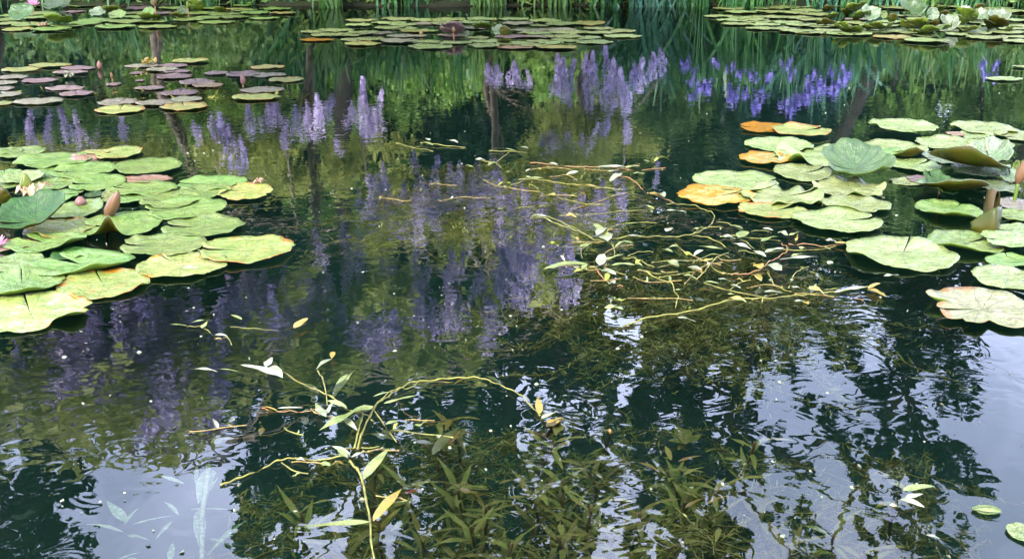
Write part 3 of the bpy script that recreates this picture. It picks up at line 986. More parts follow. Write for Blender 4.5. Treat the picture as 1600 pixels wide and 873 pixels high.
# middle (rows 230-350)
Cc = [(590, 268, 335, 20, 10), (605, 280, 345, 20, 10), (622, 300, 348, 18, 10), (598, 300, 350, 22, 10), (635, 330, 372, 18, 9.8), (652, 232, 268, 14, 10.6), (690, 240, 318, 26, 10.2), (706, 250, 330, 24, 10.2),
      (720, 262, 320, 18, 10.2), (684, 280, 335, 22, 10), (740, 280, 330, 26, 10), (765, 252, 310, 22, 10.2), (755, 280, 320, 28, 10), (806, 282, 325, 16, 10.2), (845, 300, 345, 14, 10), (905, 295, 352, 20, 10),
      (926, 290, 352, 24, 10), (938, 300, 350, 16, 10), (968, 270, 325, 18, 10.4), (885, 300, 350, 14, 10), (560, 300, 330, 14, 10)] + spread([(570, 780, 245, 330, 70, 22, 22, 10.2), (780, 980, 275, 335, 60, 15, 20, 10.2)], 12)
wisteria('wisteria with lilac clusters mirrored among the olive weed in mid pond', Cc, curtain(560, 960, 320, 390, 10.8, 30, 22, 12, 35), 35,
         [(-0.4, 14.4, 0.1), (-0.2, 13.2, 1.4), (-0.3, 11.6, 2.5), (0.5, 10.0, 2.7)], leafsize=0.09, nleaf=4200)
# nearer (rows 350-540)
Dc = [(505, 350, 420, 20, 8.6), (549, 335, 425, 20, 8.6), (560, 360, 430, 16, 8.6), (612, 395, 445, 24, 8.4), (600, 400, 450, 20, 8.4), (655, 390, 455, 20, 8.2), (662, 420, 495, 26, 8.2), (700, 395, 440, 24, 8.2),
      (720, 390, 440, 20, 8.2), (752, 415, 445, 16, 8.2)] + spread([(775, 895, 345, 390, 80, 15, 25, 8.4), (780, 880, 400, 435, 55, 9, 24, 8.2), (600, 780, 432, 480, 62, 14, 26, 7.8), (480, 640, 410, 450, 55, 8, 22, 8.0), (630, 800, 395, 430, 45, 7, 20, 8.2),
                                                              (360, 520, 400, 455, 76, 18, 24, 7.8), (500, 660, 460, 490, 50, 9, 24, 7.8)], 5)
wisteria('wisteria with massed lilac clusters mirrored below the middle of the pond', Dc, curtain(340, 860, 410, 470, 7.7, 9, 18, 9, 51) + curtain(340, 760, 500, 570, 8.0, 44, 22, 14, 36), 36,
         [(-2.6, 14.4, 0.1), (-2.4, 12.8, 1.6), (-1.8, 10.2, 2.7), (-0.8, 8.2, 2.5)], leafsize=0.11, nleaf=5200)
Ec = spread([(100, 250, 455, 500, 105, 12, 36, 6.6), (250, 440, 440, 490, 80, 14, 30, 6.8), (400, 650, 472, 505, 50, 11, 26, 7.2), (10, 170, 515, 570, 90, 10, 36, 6.4), (150, 350, 545, 595, 90, 12, 34, 6.2), (180, 310, 600, 640, 65, 6, 30, 6.2)], 7)
wisteria('wisteria with deep violet clusters mirrored beside the lower left lily pads', Ec, curtain(-20, 420, 480, 600, 6.0, 7, 18, 12, 52) + curtain(-60, 330, 580, 690, 7.0, 34, 30, 22, 37) + curtain(200, 420, 500, 600, 7.6, 16, 26, 18, 39), 38,
         [(-6.4, 13.8, 0.1), (-5.6, 11.4, 1.9), (-3.8, 8.8, 2.9), (-1.9, 6.9, 2.4)], matk='wist_deep', leafsize=0.12, nleaf=2600)


# ------------------------------------------------------------------ lily pads
def pad_geom(rx, ry, notch, seed, cup=0.0, wave=0.012, nib=0.03, gap=0.09, lifts=(), fold=0.0, K=7, S=56, bites=()):
    """pad in its own plane; notch = direction of the slit in degrees (0 right, 90 away from camera, 270 towards it)"""
    r_ = random.Random(seed)
    ph = [r_.uniform(0, 6.28) for _ in range(8)]
    na = R(notch)
    V, UV, F = [(0, 0, -0.004)], [(0, 0)], []
    depth_slit = r_.uniform(0.02, 0.12)
    for k in range(1, K + 1):
        q = k / K
        for s in range(S):
            f = s / (S - 1)
            a = na + gap + (2 * PI - 2 * gap) * f
            dn = min(f, 1 - f) * 2 * PI
            rr = 1.0 - 0.12 * math.exp(-(dn / 0.16) ** 2)
            rr *= 1 + nib * (0.6 * math.sin(3 * a + ph[0]) + 0.5 * math.sin(7 * a + ph[1]) + 0.4 * math.sin(17 * a + ph[2]) + r_.uniform(-.45, .45)) * q ** 3
            for (ba, bw, bd) in bites:
                x = (a - R(ba) + PI) % (2 * PI) - PI
                rr *= 1 - bd * math.exp(-(x / R(bw)) ** 2) * (0.8 + 0.2 * math.sin(a * 13 + ph[3]))
            if s in (0, S - 1) and gap > .03:      # the slit's two lips curve apart
                a += (gap * 0.6) * (1 if s == 0 else -1) * (1 - q)
            u, v = math.cos(a) * q * rr, math.sin(a) * q * rr
            R0 = min(rx, ry)
            z = cup * R0 * (q * rr) ** 2
            z += wave * (math.sin(4 * a + ph[4]) * 0.5 + math.sin(7 * a + ph[5]) * 0.35 + math.sin(11 * a + ph[6]) * 0.3) * (q ** 3) * R0 / 0.17
            z += 0.006 * math.exp(-((q - 1) / 0.08) ** 2) * R0 / 0.15
            z += 0.012 * math.exp(-(dn / 0.3) ** 2) * q * R0 / 0.15 * (0.4 + r_.random() * 0.1)
            z += fold * abs(u) ** 1.6 * R0
            for (la, lw, amt) in lifts:
                x = (a - R(la) + PI) % (2 * PI) - PI
                c = math.exp(-(x / R(lw)) ** 2) * max(0, q - 0.45) ** 1.3
                z += amt * c * R0
                u -= u * 0.35 * amt * c
                v -= v * 0.35 * amt * c
            V.append((u * rx, v * ry, z))
            UV.append((math.cos(a) * q, math.sin(a) * q))
    for s in range(S - 1):
        F.append((0, 1 + s, 2 + s))
    quads = []
    for k in range(K - 1):
        o = 1 + k * S
        for s in range(S - 1):
            quads.append((o + s, o + S + s, o + S + s + 1, o + s + 1))
    me = bpy.data.meshes.new('pad')
    me.from_pydata(V, [], F + quads)
    l = me.uv_layers.new(name="UVMap")
    flat = []
    for p in me.polygons:
        for vi in p.vertices:
            flat += UV[vi]
    l.data.foreach_set("uv", flat)
    me.polygons.foreach_set("use_smooth", np.ones(len(me.polygons), dtype=bool))
    me.update()
    return me


pad_n = [0]


def add_pad(px, py, w, h, notch, mat, label, group=None, under='under_green', z=None, cup=0.012, wave=0.006, nib=0.022, gap=0.09,
            lifts=(), bites=(), tilt=(0, 0), fold=0.0, name='lily_pad', cat='lily pad', small=False):
    pad_n[0] += 1
    i = pad_n[0]
    r_ = random.Random(i * 7 + 1)
    if abs(math.sin(R(notch))) > .6:
        gap = min(gap, .022)
    c = wat(px, py)
    k = ppm(c)
    rx = w / 2 / k
    sd = sindep(py)
    ry = max(0.62 * rx, min(1.25 * rx, h / 2 / k / sd * (1.04 if h > 14 else 0.85)))
    if not small and not lifts:
        lifts = [(r_.uniform(0, 360), r_.uniform(10, 26), r_.uniform(.05, .22)) for _ in range(r_.choice((1, 2, 2, 3)))]
    if not small and not bites:
        bites = [(r_.uniform(0, 360), r_.uniform(1.5, 5), r_.uniform(.03, .10)) for _ in range(r_.randrange(0, 5))]
    me = pad_geom(rx, ry, notch, i, cup, wave, nib, gap, lifts, fold, K=4 if small else 8, S=26 if small else 96, bites=bites)
    me.materials.append(M[mat])
    me.materials.append(M[under])
    o = bpy.data.objects.new(name, me)
    COL.objects.link(o)
    zz = z if z is not None else 0.003 + 0.006 * r_.random()
    o.location = (c.x, c.y, zz)
    o.rotation_euler = (R(tilt[0] + r_.uniform(-1, 1) * 0.7), R(tilt[1] + r_.uniform(-1, 1) * 0.7), 0)
    md = o.modifiers.new('thickness', 'SOLIDIFY')
    md.thickness = 0.0022
    md.offset = -1
    md.material_offset = 1
    md.material_offset_rim = 0
    tag(o, label, cat, group)
    return o


def raised(px0, px1, py0, py1, mode, mat, label, group=None, under='under_green', cup=0.22, wave=0.02, fold=0.0, notch=200, lifts=(), roll=0.0, stem=True,
           small=False, depth=1.0, yaw=0.0, face=None):
    """leaf standing out of the water: mode 'front' shows its upper face (far rim raised), 'under' shows its underside (near rim raised)"""
    pad_n[0] += 1
    i = pad_n[0]
    base = wat((px0 + px1) / 2, py1)
    k = ppm(base)
    w, h = (px1 - px0) / k, (py1 - py0) / k
    dep = math.asin(sindep(py1))
    r = w / 2 * depth
    q = min(0.97, h / (2 * r))
    t = (math.asin(q) - dep) if mode == 'front' else (math.asin(q) + dep)
    me = pad_geom(w / 2, r, notch, i, cup, wave, 0.035, 0.06, lifts, fold, K=5 if small else 9, S=32 if small else 64)
    me.materials.append(M[mat])
    me.materials.append(M[under])
    root = empty('lily_leaf', (base.x, base.y, 0.0))
    o = bpy.data.objects.new('blade', me)
    COL.objects.link(o)
    o.parent = root
    sgn = 1 if mode == 'front' else -1
    o.location = (0, sgn * r * math.cos(t), r * math.sin(t) + 0.004)
    o.rotation_euler = Matrix.Rotation(yaw, 3, 'Z').to_euler()
    mat3 = Matrix.Rotation(sgn * t, 3, 'X') @ Matrix.Rotation(roll, 3, 'Y')
    o.rotation_euler = (Matrix.Rotation(yaw, 3, 'Z') @ mat3).to_euler()
    md = o.modifiers.new('thickness', 'SOLIDIFY')
    md.thickness = 0.002
    md.offset = -1
    md.material_offset = 1
    md.material_offset_rim = 0
    if stem:
        sb = MB()
        c = Vector(o.location)
        sb.tube(smoothpath([Vector((c.x * .5, c.y * .4, -0.25)), Vector((c.x, c.y * .8, -0.02)), c - Vector((0, 0, 0.004))], 4), 0.0045 if not small else 0.007, 6)
        sb.build('stalk', M['stem_brown'], root)
    tag(root, label, 'lily leaf', group)
    return root


ORD = ['first', 'second', 'third', 'fourth', 'fifth', 'sixth', 'seventh', 'eighth', 'ninth', 'tenth', 'eleventh', 'twelfth', 'thirteenth', 'fourteenth', 'fifteenth', 'sixteenth',
       'seventeenth', 'eighteenth']
MATW = {'pad_green': 'green', 'pad_pale': 'pale green', 'pad_edge': 'yellow-green', 'pad_yellow': 'yellowish', 'pad_orange': 'orange', 'pad_mauve': 'mauve', 'pad_grey': 'grey-green',
        'pad_peach': 'peach-brown', 'pad_cream': 'cream', 'pad_silver': 'silvery'}


def raft(specs, rows, where, group, big=False):
    """specs (px, py, w, h, mat, notch); rows: list of (row name, upper py limit)"""
    byrow = {}
    for s in specs:
        for nm, lim in rows:
            if s[1] <= lim:
                byrow.setdefault(nm, []).append(s)
                break
    for nm, lst in byrow.items():
        # number within colour inside the row, so the label can be followed in the picture
        lst.sort(key=lambda s: s[0])
        cols = {}
        for s in lst:
            cols.setdefault(s[4], []).append(s)
        for m_, ss in cols.items():
            for j, (px, py, w, h, m__, notch) in enumerate(ss):
                if len(ss) == 1:
                    lab = 'only %s pad in the %s row of %s' % (MATW[m_], nm, where)
                else:
                    lab = '%s %s pad from the left, %s row of %s' % (ORD[j], MATW[m_], nm, where)
                r_ = random.Random(int(px * 13 + py))
                nn = notch if notch is not None else r_.uniform(0, 360)
                add_pad(px, py, w, max(h, 3), nn, m_, lab, group, under='under_olive', nib=0.03, wave=0.007, small=not big, cup=0.015)


G, P_, E_, Y_, O_, MV, GR, PE = 'pad_green', 'pad_pale', 'pad_edge', 'pad_yellow', 'pad_orange', 'pad_mauve', 'pad_grey', 'pad_peach'

# --- loose raft of purplish pads, mid left
raft([(34, 110, 62, 8, E_, None), (78, 104, 65, 7, E_, None), (122, 108, 53, 7, MV, None), (111, 115, 53, 7, MV, None), (20, 122, 50, 7, GR, None), (62, 127, 56, 8, MV, None),
      (8, 131, 36, 8, GR, None), (4, 140, 34, 9, GR, None), (10, 149, 44, 10, GR, None), (102, 139, 59, 8, MV, None), (120, 148, 51, 10, MV, None), (60, 160, 76, 12, GR, 70),
      (3, 163, 32, 13, E_, None), (178, 133, 23, 7, MV, None), (219, 127, 14, 4, MV, None), (222, 104, 54, 6, GR, None), (271, 104, 44, 6, MV, None), (254, 110, 50, 7, GR, None),
      (277, 113, 42, 6, MV, None), (214, 115, 20, 5, MV, None), (272, 121, 56, 9, MV, None), (298, 97, 57, 8, E_, None), (308, 130, 55, 10, MV, None), (325, 135, 48, 8, PE, None),
      (418, 106, 54, 7, Y_, None), (338, 116, 36, 6, MV, None), (380, 117, 52, 10, MV, None), (418, 119, 58, 8, GR, None), (447, 126, 54, 9, E_, None), (410, 142, 68, 10, GR, None),
      (400, 154, 75, 11, E_, 130), (235, 139, 46, 7, MV, None), (281, 147, 58, 10, MV, 95), (184, 161, 60, 12, GR, 80), (291, 157, 48, 10, GR, None), (244, 163, 62, 10, GR, None),
      (188, 173, 76, 14, Y_, 100), (288, 168, 72, 14, Y_, 110)],
     [('back', 112), ('second', 124), ('third', 137), ('fourth', 152), ('front', 400)], 'the loose purplish raft', 'pads of the loose purplish raft', big=False)

# --- far left raft
raft([(28, 47, 45, 8, E_, None), (81, 47.5, 60, 7, G, None), (180, 43.5, 60, 7, G, None), (247, 43, 60, 6, G, None), (339, 36, 58, 5, G, None), (413, 30, 47, 4, G, None), (431, 15, 49, 5, G, None),
      (442, 22, 41, 4, Y_, None), (15, 38, 40, 6, P_, None), (50, 40, 60, 7, G, None), (105, 42, 50, 5, G, None), (135, 38, 50, 6, G, None), (150, 33, 50, 6, G, None), (195, 35, 70, 7, G, None),
      (241, 35, 45, 5, G, None), (296, 32, 50, 5, G, None), (324, 29, 45, 5, G, None), (365, 28, 48, 5, G, None), (350, 24, 50, 5, G, None), (399, 21, 48, 5, G, None), (317, 22, 50, 5, G, None),
      (382, 17, 40, 4, G, None), (372, 15, 38, 3, E_, None), (343, 8, 50, 4, G, None), (379, 10, 30, 3, G, None), (324, 14, 40, 4, G, None), (259, 6, 50, 3, G, None), (172, 7, 50, 5, G, None),
      (140, 5, 36, 4, G, None), (130, 10, 44, 4, G, None), (63, 23, 50, 7, G, None), (63, 29, 50, 6, G, None), (42, 12, 40, 5, G, None), (10, 32, 40, 6, G, None), (118, 19, 30, 4, MV, None),
      (215, 8, 50, 5, G, None), (218, 14, 40, 5, MV, None), (214, 22, 40, 4, G, None), (213, 28, 45, 5, G, None), (22, 25, 44, 5, G, None), (250, 22, 44, 4, MV, None), (270, 14, 44, 4, G, None)],
     [('back', 9), ('second', 18), ('third', 27), ('fourth', 39.5), ('front', 400)], 'the far left raft', 'pads of the far left raft')

# --- far centre raft
raft([(565, 33, 52, 5, P_, None), (561, 40.5, 43, 5, P_, None), (623, 31, 56, 5, P_, None), (607, 37, 56, 5, P_, None), (630, 40.5, 46, 5, P_, None), (666, 33, 50, 5, P_, None), (701, 32, 55, 6, P_, None),
      (668, 38, 50, 4, GR, None), (694, 38, 46, 6, P_, None), (609, 45, 50, 5, P_, None), (633, 46, 40, 5, P_, None), (656, 50, 60, 5, E_, None), (491, 51, 42, 5, P_, None), (525, 49, 56, 5, P_, None),
      (512, 56, 52, 6, P_, None), (544, 56, 60, 6, P_, None), (568, 53, 50, 6, P_, None), (592, 53, 44, 5, GR, None), (495, 64, 54, 5, O_, None), (560, 64, 55, 7, P_, None), (579, 63, 45, 6, P_, None),
      (567, 70, 56, 7, E_, None), (635, 57.5, 64, 5, GR, None), (623, 66, 60, 8, GR, None), (666, 67, 46, 6, P_, None), (672, 74.5, 70, 9, P_, None), (708, 68, 60, 6, P_, None),
      (705, 57, 45, 4, MV, None), (751, 31, 48, 5, P_, None), (740, 36, 50, 5, P_, None), (802, 31, 50, 5, P_, None), (852, 34, 52, 6, P_, None), (809, 38, 50, 6, GR, None), (740, 45, 50, 5, GR, None),
      (842, 41, 30, 4, P_, None), (880, 39, 60, 6, P_, None), (922, 38, 50, 7, Y_, None), (828, 49, 60, 5, GR, None), (870, 48, 60, 6, GR, None), (935, 46, 50, 5, P_, None), (973, 50, 40, 6, P_, None),
      (838, 53, 60, 4, P_, None), (887, 52.5, 60, 6, P_, None), (933, 53, 60, 6, P_, None), (973, 58, 60, 6, P_, None), (800, 58.5, 54, 5, MV, None), (844, 58.5, 50, 5, GR, None), (747, 60, 36, 5, P_, None),
      (882, 59, 60, 7, P_, None), (914, 61, 50, 6, P_, None), (929, 67, 58, 7, P_, None), (886, 64, 50, 6, P_, None), (844, 66, 44, 5, P_, None), (861, 69, 40, 6, P_, None), (758, 66, 50, 5, P_, None),
      (756, 73, 50, 7, P_, None), (805, 70, 60, 6, P_, None), (805, 76, 56, 5, PE, None), (834, 73, 44, 6, P_, None), (870, 76, 64, 7, Y_, None)],
     [('back', 35), ('second', 43), ('third', 52), ('fourth', 62), ('front', 400)], 'the far centre raft', 'pads of the far centre raft')

# --- far right raft
raft([(1139, 15, 50, 4, P_, None), (1157, 20, 48, 6, P_, None), (1202, 14, 48, 4, P_, None), (1225, 13, 50, 5, P_, None), (1252, 11, 50, 5, P_, None), (1202, 20, 46, 5, P_, None), (1122, 27, 46, 4, P_, None),
      (1144, 33, 50, 5, P_, None), (1161, 29, 46, 4, P_, None), (1176, 32, 50, 5, P_, None), (1204, 28, 60, 5, P_, None), (1153, 39, 52, 5, P_, None), (1187, 35, 45, 5, P_, None), (1194, 40, 50, 5, P_, None),
      (1187, 46, 46, 5, P_, None), (1220, 46, 46, 5, P_, None), (1244, 50, 54, 6, P_, None), (1263, 52, 50, 6, P_, None), (1240, 21, 50, 5, P_, None), (1261, 18, 50, 5, P_, None), (1274, 24, 48, 5, P_, None),
      (1244, 29, 50, 5, P_, None), (1269, 32, 50, 5, P_, None), (1228, 36, 50, 5, P_, None), (1252, 40, 50, 5, P_, None), (1277, 42, 55, 6, P_, None), (1293, 49, 44, 5, P_, None), (1314, 54, 46, 6, P_, None),
      (1336, 54, 52, 7, P_, None), (1394, 59, 60, 6, Y_, None), (1446, 65, 72, 8, P_, None), (1494, 55, 34, 6, P_, None), (1446, 57, 40, 5, P_, None), (1541, 60, 64, 7, P_, None), (1590, 66, 44, 6, P_, None),
      (1588, 59, 50, 5, P_, None), (1527, 53, 44, 5, P_, None), (1576, 52, 60, 5, P_, None), (1405, 51, 60, 6, P_, None), (1372, 41, 60, 6, P_, None), (1397, 35, 50, 5, P_, None), (1437, 31, 44, 5, P_, None),
      (1486, 49, 44, 5, P_, None), (1351, 50, 50, 5, P_, None), (1527, 36, 40, 5, P_, None), (1502, 43, 36, 4, P_, None), (1584, 19, 60, 6, P_, None), (1559, 14, 50, 4, P_, None), (1486, 11, 50, 5, P_, None),
      (1372, 9, 55, 5, P_, None), (1400, 14, 50, 5, P_, None), (1592, 33, 40, 5, P_, None), (1592, 42, 40, 5, P_, None), (1580, 46, 44, 5, P_, None), (1330, 37, 44, 5, P_, None), (1310, 42, 44, 5, P_, None),
      (1320, 10, 60, 4, P_, None), (1440, 9, 44, 4, P_, None), (1424, 41, 44, 5, P_, None), (1340, 31, 40, 4, GR, None), (1420, 26, 44, 4, P_, None), (1462, 41, 40, 4, GR, None), (1552, 40, 40, 4, P_, None)],
     [('back', 15), ('second', 25), ('third', 36), ('fourth', 47), ('front', 400)], 'the far right raft', 'pads of the far right raft')

# single far pads
add_pad(1568, 125, 56, 7, 20, P_, 'lone pale pad floating right of the violet iris reflections')
add_pad(1594, 106, 24, 4, 0, P_, 'tiny pale pad cut by the right edge above the lone one')
add_pad(1027, 7, 16, 2, 0, P_, 'small pale pad among the reeds right of the centre raft')

# --- left raft, near
LR = 'pads of the near left raft'
add_pad(10, 239, 50, 13, 300, G, 'green pad at the left edge, farthest back in the near left raft', LR)
add_pad(36, 240.6, 66, 22, 180, G, 'bright green pad overlapping the one at the left edge, back of the near left raft', LR, gap=.05)
add_pad(83, 254, 114, 24, 235, G, 'two-lobed green pad under the folded apricot leaf', LR, gap=0.16)
add_pad(187, 240.5, 70, 21, 188, E_, 'yellow-green pad at the back right corner of the near left raft', LR, gap=.1)
add_pad(150, 240, 44, 8, 200, Y_, 'narrow yellow pad between the folded apricot leaf and the back right corner pad', LR)
add_pad(231, 263.5, 104, 25, 222, G, 'wide green pad alone right of the raft, above the peach dead pad', LR, gap=.05)
add_pad(132, 269, 97, 24, 200, G, 'green pad with small brown holes behind the long slit pad', LR, gap=.08)
add_pad(153, 289, 84, 24, 196, G, 'green pad with a long open slit pointing left', LR, gap=.12)
add_pad(70, 273.5, 62, 17, 300, G, 'smooth green pad behind the green flower bud', LR)
add_pad(84, 289, 68, 24, 95, G, 'green pad just right of the green flower bud', LR)
add_pad(8, 274, 50, 21, 120, G, 'green pad at the left edge behind the cupped pale pad', LR)
add_pad(38, 284, 64, 20, 260, 'pad_pale', 'pale cupped pad behind the green flower bud', LR, cup=0.16)
add_pad(3, 292, 54, 15, 60, G, 'green pad cut by the left edge beside the cupped pale pad', LR)
add_pad(86, 310, 68, 25, 185, G, 'green pad with a narrow slit left of the small pink bud', LR)
add_pad(112, 302, 36, 9, 60, G, 'small green pad tucked behind the slit pad near the pink bud', LR)
add_pad(118, 331, 86, 33, 95, G, 'green pad with a raised right rim beside the orange bud', LR, lifts=((40, 30, .5),))
add_pad(222, 298, 108, 23, 175, G, 'wide green pad right behind the orange bud', LR)
add_pad(230, 283, 76, 12, 180, 'pad_peach', 'withered peach pad with dark spots behind the orange bud', LR, nib=0.06, bites=((200, 20, .25), (330, 14, .2)))
add_pad(203, 313, 50, 26, 150, G, 'small green pad touching the right side of the orange bud', LR)
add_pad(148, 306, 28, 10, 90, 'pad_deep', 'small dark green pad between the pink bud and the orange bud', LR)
add_pad(331, 288, 108, 22, 190, G, 'green pad at the back of the raft left of the orange-rimmed pad', LR)
add_pad(322, 301, 80, 19, 160, G, 'green pad wedged behind the orange-rimmed pad', LR)
add_pad(385, 303, 82, 32, 165, 'pad_yellow', 'yellow-green pad with ragged orange rim at the right tip of the raft', LR, nib=.05, bites=((350, 14, .2),))
add_pad(266, 315, 94, 27, 197, G, 'green pad with a dark slit left of the two broad right-hand pads', LR)
add_pad(290.5, 328, 123, 33, 205, G, 'long green pad with its slit towards the orange bud', LR, gap=.07)
add_pad(317.6, 357, 127, 32, 182, G, 'wide green pad with a dark straight slit, third from the raft tip', LR, gap=.10)
add_pad(190, 354.5, 121, 40, 190, G, 'large green pad whose curled near rim shows dark', LR, gap=.10, lifts=((275, 16, 1.1),), under='under_olive')
add_pad(94, 359, 106, 30, 250, E_, 'yellow-green pad right of the big cupped leaf', LR)
add_pad(20, 385, 70, 20, 200, 'pad_peach', 'brown dead pad mostly hidden beneath the big cupped leaf', LR, z=0.002)
add_pad(74, 383, 124, 31, 150, G, 'green pad with upturned right rim below the big cupped leaf', LR, lifts=((335, 40, .45),), gap=.12)
add_pad(25, 413, 80, 34, 180, G, 'green pad with a browned right rim at the left edge', LR)
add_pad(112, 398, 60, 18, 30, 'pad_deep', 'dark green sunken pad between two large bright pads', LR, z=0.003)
add_pad(131, 416, 152, 42, 148, G, 'very large green pad with raised near rim, centre of the raft front', LR, gap=.12, lifts=((310, 45, .5),))
add_pad(162, 446, 138, 44, 120, E_, 'large round green pad with white wet rim, lowest in the centre', LR, gap=.11)
add_pad(35, 450, 122, 50, 118, G, 'large cupped green pad at the left edge above the decaying one', LR, gap=.10, lifts=((290, 50, .5), (120, 25, .3)))
add_pad(48, 491, 182, 60, 118, 'pad_decay', 'decaying yellow-green pad with orange torn rim, lowest in the left corner', LR, gap=.06, nib=.05, bites=((320, 16, .22), (10, 10, .15)))
add_pad(256, 387, 133, 34, 186, G, 'smooth green pad with pale midrib left of the raft tip pads', LR, gap=.09)
add_pad(384, 393.5, 149, 42, 182, E_, 'long yellow-green pad forming the right tip of the raft', LR, gap=.07, nib=.035)
add_pad(284, 417, 138, 39, 135, 'pad_decay', 'blotched yellow pad with brown specks below the raft tip pad', LR, gap=.05, nib=.05)
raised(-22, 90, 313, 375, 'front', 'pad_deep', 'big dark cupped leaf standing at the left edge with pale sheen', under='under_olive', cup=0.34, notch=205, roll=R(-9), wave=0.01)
raised(-20, 22, 296, 330, 'under', G, 'olive leaf underside curling up at the left edge behind the cupped leaf', under='under_olive', cup=.3, notch=100)
raised(88, 144, 234, 256, 'front', 'pad_peach', 'folded apricot leaf arching over the two-lobed pad', under='under_olive', cup=-.35, notch=0, wave=0.03)
raised(158, 178, 300, 318, 'front', 'pad_pale', 'small pale leaf tip standing beside the orange bud', cup=.2)

# --- right raft, near
RR = 'pads of the near right raft'
add_pad(1194, 201, 80, 16, 172, O_, 'orange pad at the back left of the near right raft', RR, gap=.07, z=0.004)
add_pad(1250, 209, 92, 17, 25, E_, 'pale yellow-green pad overlapping the orange pad', RR, z=0.016)
add_pad(1218, 228.6, 106, 21, 310, P_, 'pale pad with open slit just below the orange pad', RR, gap=.14)
add_pad(1196, 250, 82, 19, 20, 'pad_halforange', 'half yellow half orange small pad left of the scalloped pad', RR, nib=.05)
add_pad(1279, 247, 142, 29, 285, P_, 'wide scalloped pale pad behind the big blue-green cupped leaf', RR, nib=.05, wave=.03)
add_pad(1254, 272, 88, 28, 20, P_, 'pale pad touching the left foot of the big cupped leaf', RR, lifts=((350, 30, .3),))
add_pad(1149, 285, 135, 30, 352, P_, 'wide pale pad, leftmost of the near right raft', RR, gap=.07)
add_pad(1117, 309, 120, 28, 20, 'pad_halforange', 'large pad half orange half cream at the left of the raft', RR, gap=.08, nib=.05)
add_pad(1220, 309, 132, 31, 12, P_, 'wavy pale pad in the middle of the raft left half', RR, gap=.08, wave=.03)
add_pad(1207, 331, 106, 23, 30, E_, 'narrow pad with orange burn spots on its near rim', RR, nib=.04)
add_pad(1410, 206, 102, 21, 275, P_, 'flat pale pad held above the water on a visible stalk', RR, gap=.12, z=0.03, nib=.04)
add_pad(1536, 203, 97, 20, 305, P_, 'pale nibbled pad, farthest back on the right', RR, gap=.12, nib=.04)
add_pad(1398, 233, 96, 22, 275, P_, 'pale pad behind the curled olive leaf', RR)
add_pad(1479, 227, 90, 21, 290, P_, 'pale pad with scalloped rim between two back pads', RR, nib=.05)
add_pad(1546, 226, 68, 24, 80, P_, 'pale pad beside the crumpled brown pad', RR)
add_pad(1592, 214, 70, 20, 200, P_, 'pale pad cut by the right edge at the back', RR)
add_pad(1518, 214, 52, 12, 200, P_, 'small pale pad behind the pad with scalloped rim', RR)
add_pad(1492, 215, 28, 7, 200, PE, 'tiny peach withered pad at the back of the right raft', RR, z=0.02, nib=.1)
add_pad(1429, 260, 76, 22, 30, P_, 'pale pad right of the big blue-green cupped leaf', RR)
add_pad(1473, 249, 62, 25, 180, 'pad_silver', 'glossy silver pad reflecting the sky behind the folded leaves', RR)
add_pad(1505, 251, 54, 19, 200, P_, 'small pale pad left of the cupped leaf with rusty rim', RR)
add_pad(1437, 282, 40, 18, 180, MV, 'mauve pad under the folded leaves', RR)
add_pad(1420, 285, 60, 14, 180, 'pad_pale', 'pale pad peeping from below the foot of the big cupped leaf', RR, z=.002)
add_pad(1557, 294, 66, 22, 200, 'pad_silver', 'white glossy pad behind the rolled olive leaf', RR)
add_pad(1524, 272, 70, 26, 100, 'pad_silver', 'silver pad behind the long olive folded leaf', RR, z=.02)
add_pad(1327, 297, 112, 28, 330, P_, 'wavy pale pad directly below the big cupped leaf', RR, wave=.02, gap=.1)
add_pad(1337, 323, 104, 27, 300, P_, 'pale pad with raised near rim above the round pad', RR, gap=.12, lifts=((230, 25, .4),))
add_pad(1308, 349, 137, 34, 12, P_, 'round pale pad with fine slit and white wet rim', RR, gap=.07)
add_pad(1409, 399, 167, 51, 62, P_, 'largest round pale pad with slit, alone in open water', RR, gap=.06)
add_pad(1481, 331, 98, 33, 40, G, 'green pad with upturned near rim left of the rolled olive leaf', RR, lifts=((250, 45, .5),))
add_pad(1590, 322, 62, 24, 90, GR, 'grey pad around the foot of the rusty bud stalk', RR)
add_pad(1588, 340, 70, 22, 200, G, 'green pad right of the rolled olive leaf', RR)
add_pad(1590, 360, 60, 15, 200, P_, 'narrow pale pad at the right edge under the rolled olive leaf', RR)
add_pad(1508, 381, 106, 40, 20, G, 'smooth green pad with bright upturned near rim right of the largest pad', RR, lifts=((240, 40, .45),))
add_pad(1580, 384, 88, 36, 170, P_, 'ribbed pale pad overlapping the smooth green one', RR, lifts=((270, 30, .35),), z=0.02)
add_pad(1582, 409, 84, 19, 90, G, 'bright green pad cut by the right edge below the ribbed one', RR)
add_pad(1573, 444, 102, 52, 330, P_, 'pale pad with black specks at the right edge', RR, z=.02)
add_pad(1535, 486, 172, 62, 190, 'pad_cream', 'huge cream decaying pad with bitten holes and orange far rim', RR, gap=.06, nib=.03, bites=((258, 10, .4), (172, 7, .4), (222, 5, .2), (300, 6, .15)))
add_pad(1596, 834, 44, 40, 100, P_, 'pale pad cut by the lower right edge')
add_pad(1541, 799, 44, 14, 200, G, 'small floating green leaf near the lower right corner', small=True)
raised(1294, 1408, 236, 293, 'front', 'pad_blue', 'big blue-green cupped leaf standing in the right raft', under='under_green', cup=0.34, notch=190, wave=.012, lifts=((300, 25, .35),))
add_pad(1411, 247, 62, 20, 80, G, 'curled leaf with olive underside behind the big cupped leaf', under='under_olive', lifts=((280, 55, 1.15),), z=.02, name='lily_leaf', cat='lily leaf')
raised(1523, 1590, 228, 268, 'front', 'pad_silver', 'cupped silvery leaf with rusty near rim at the right', under='under_red', cup=.45, notch=90, roll=R(-12))
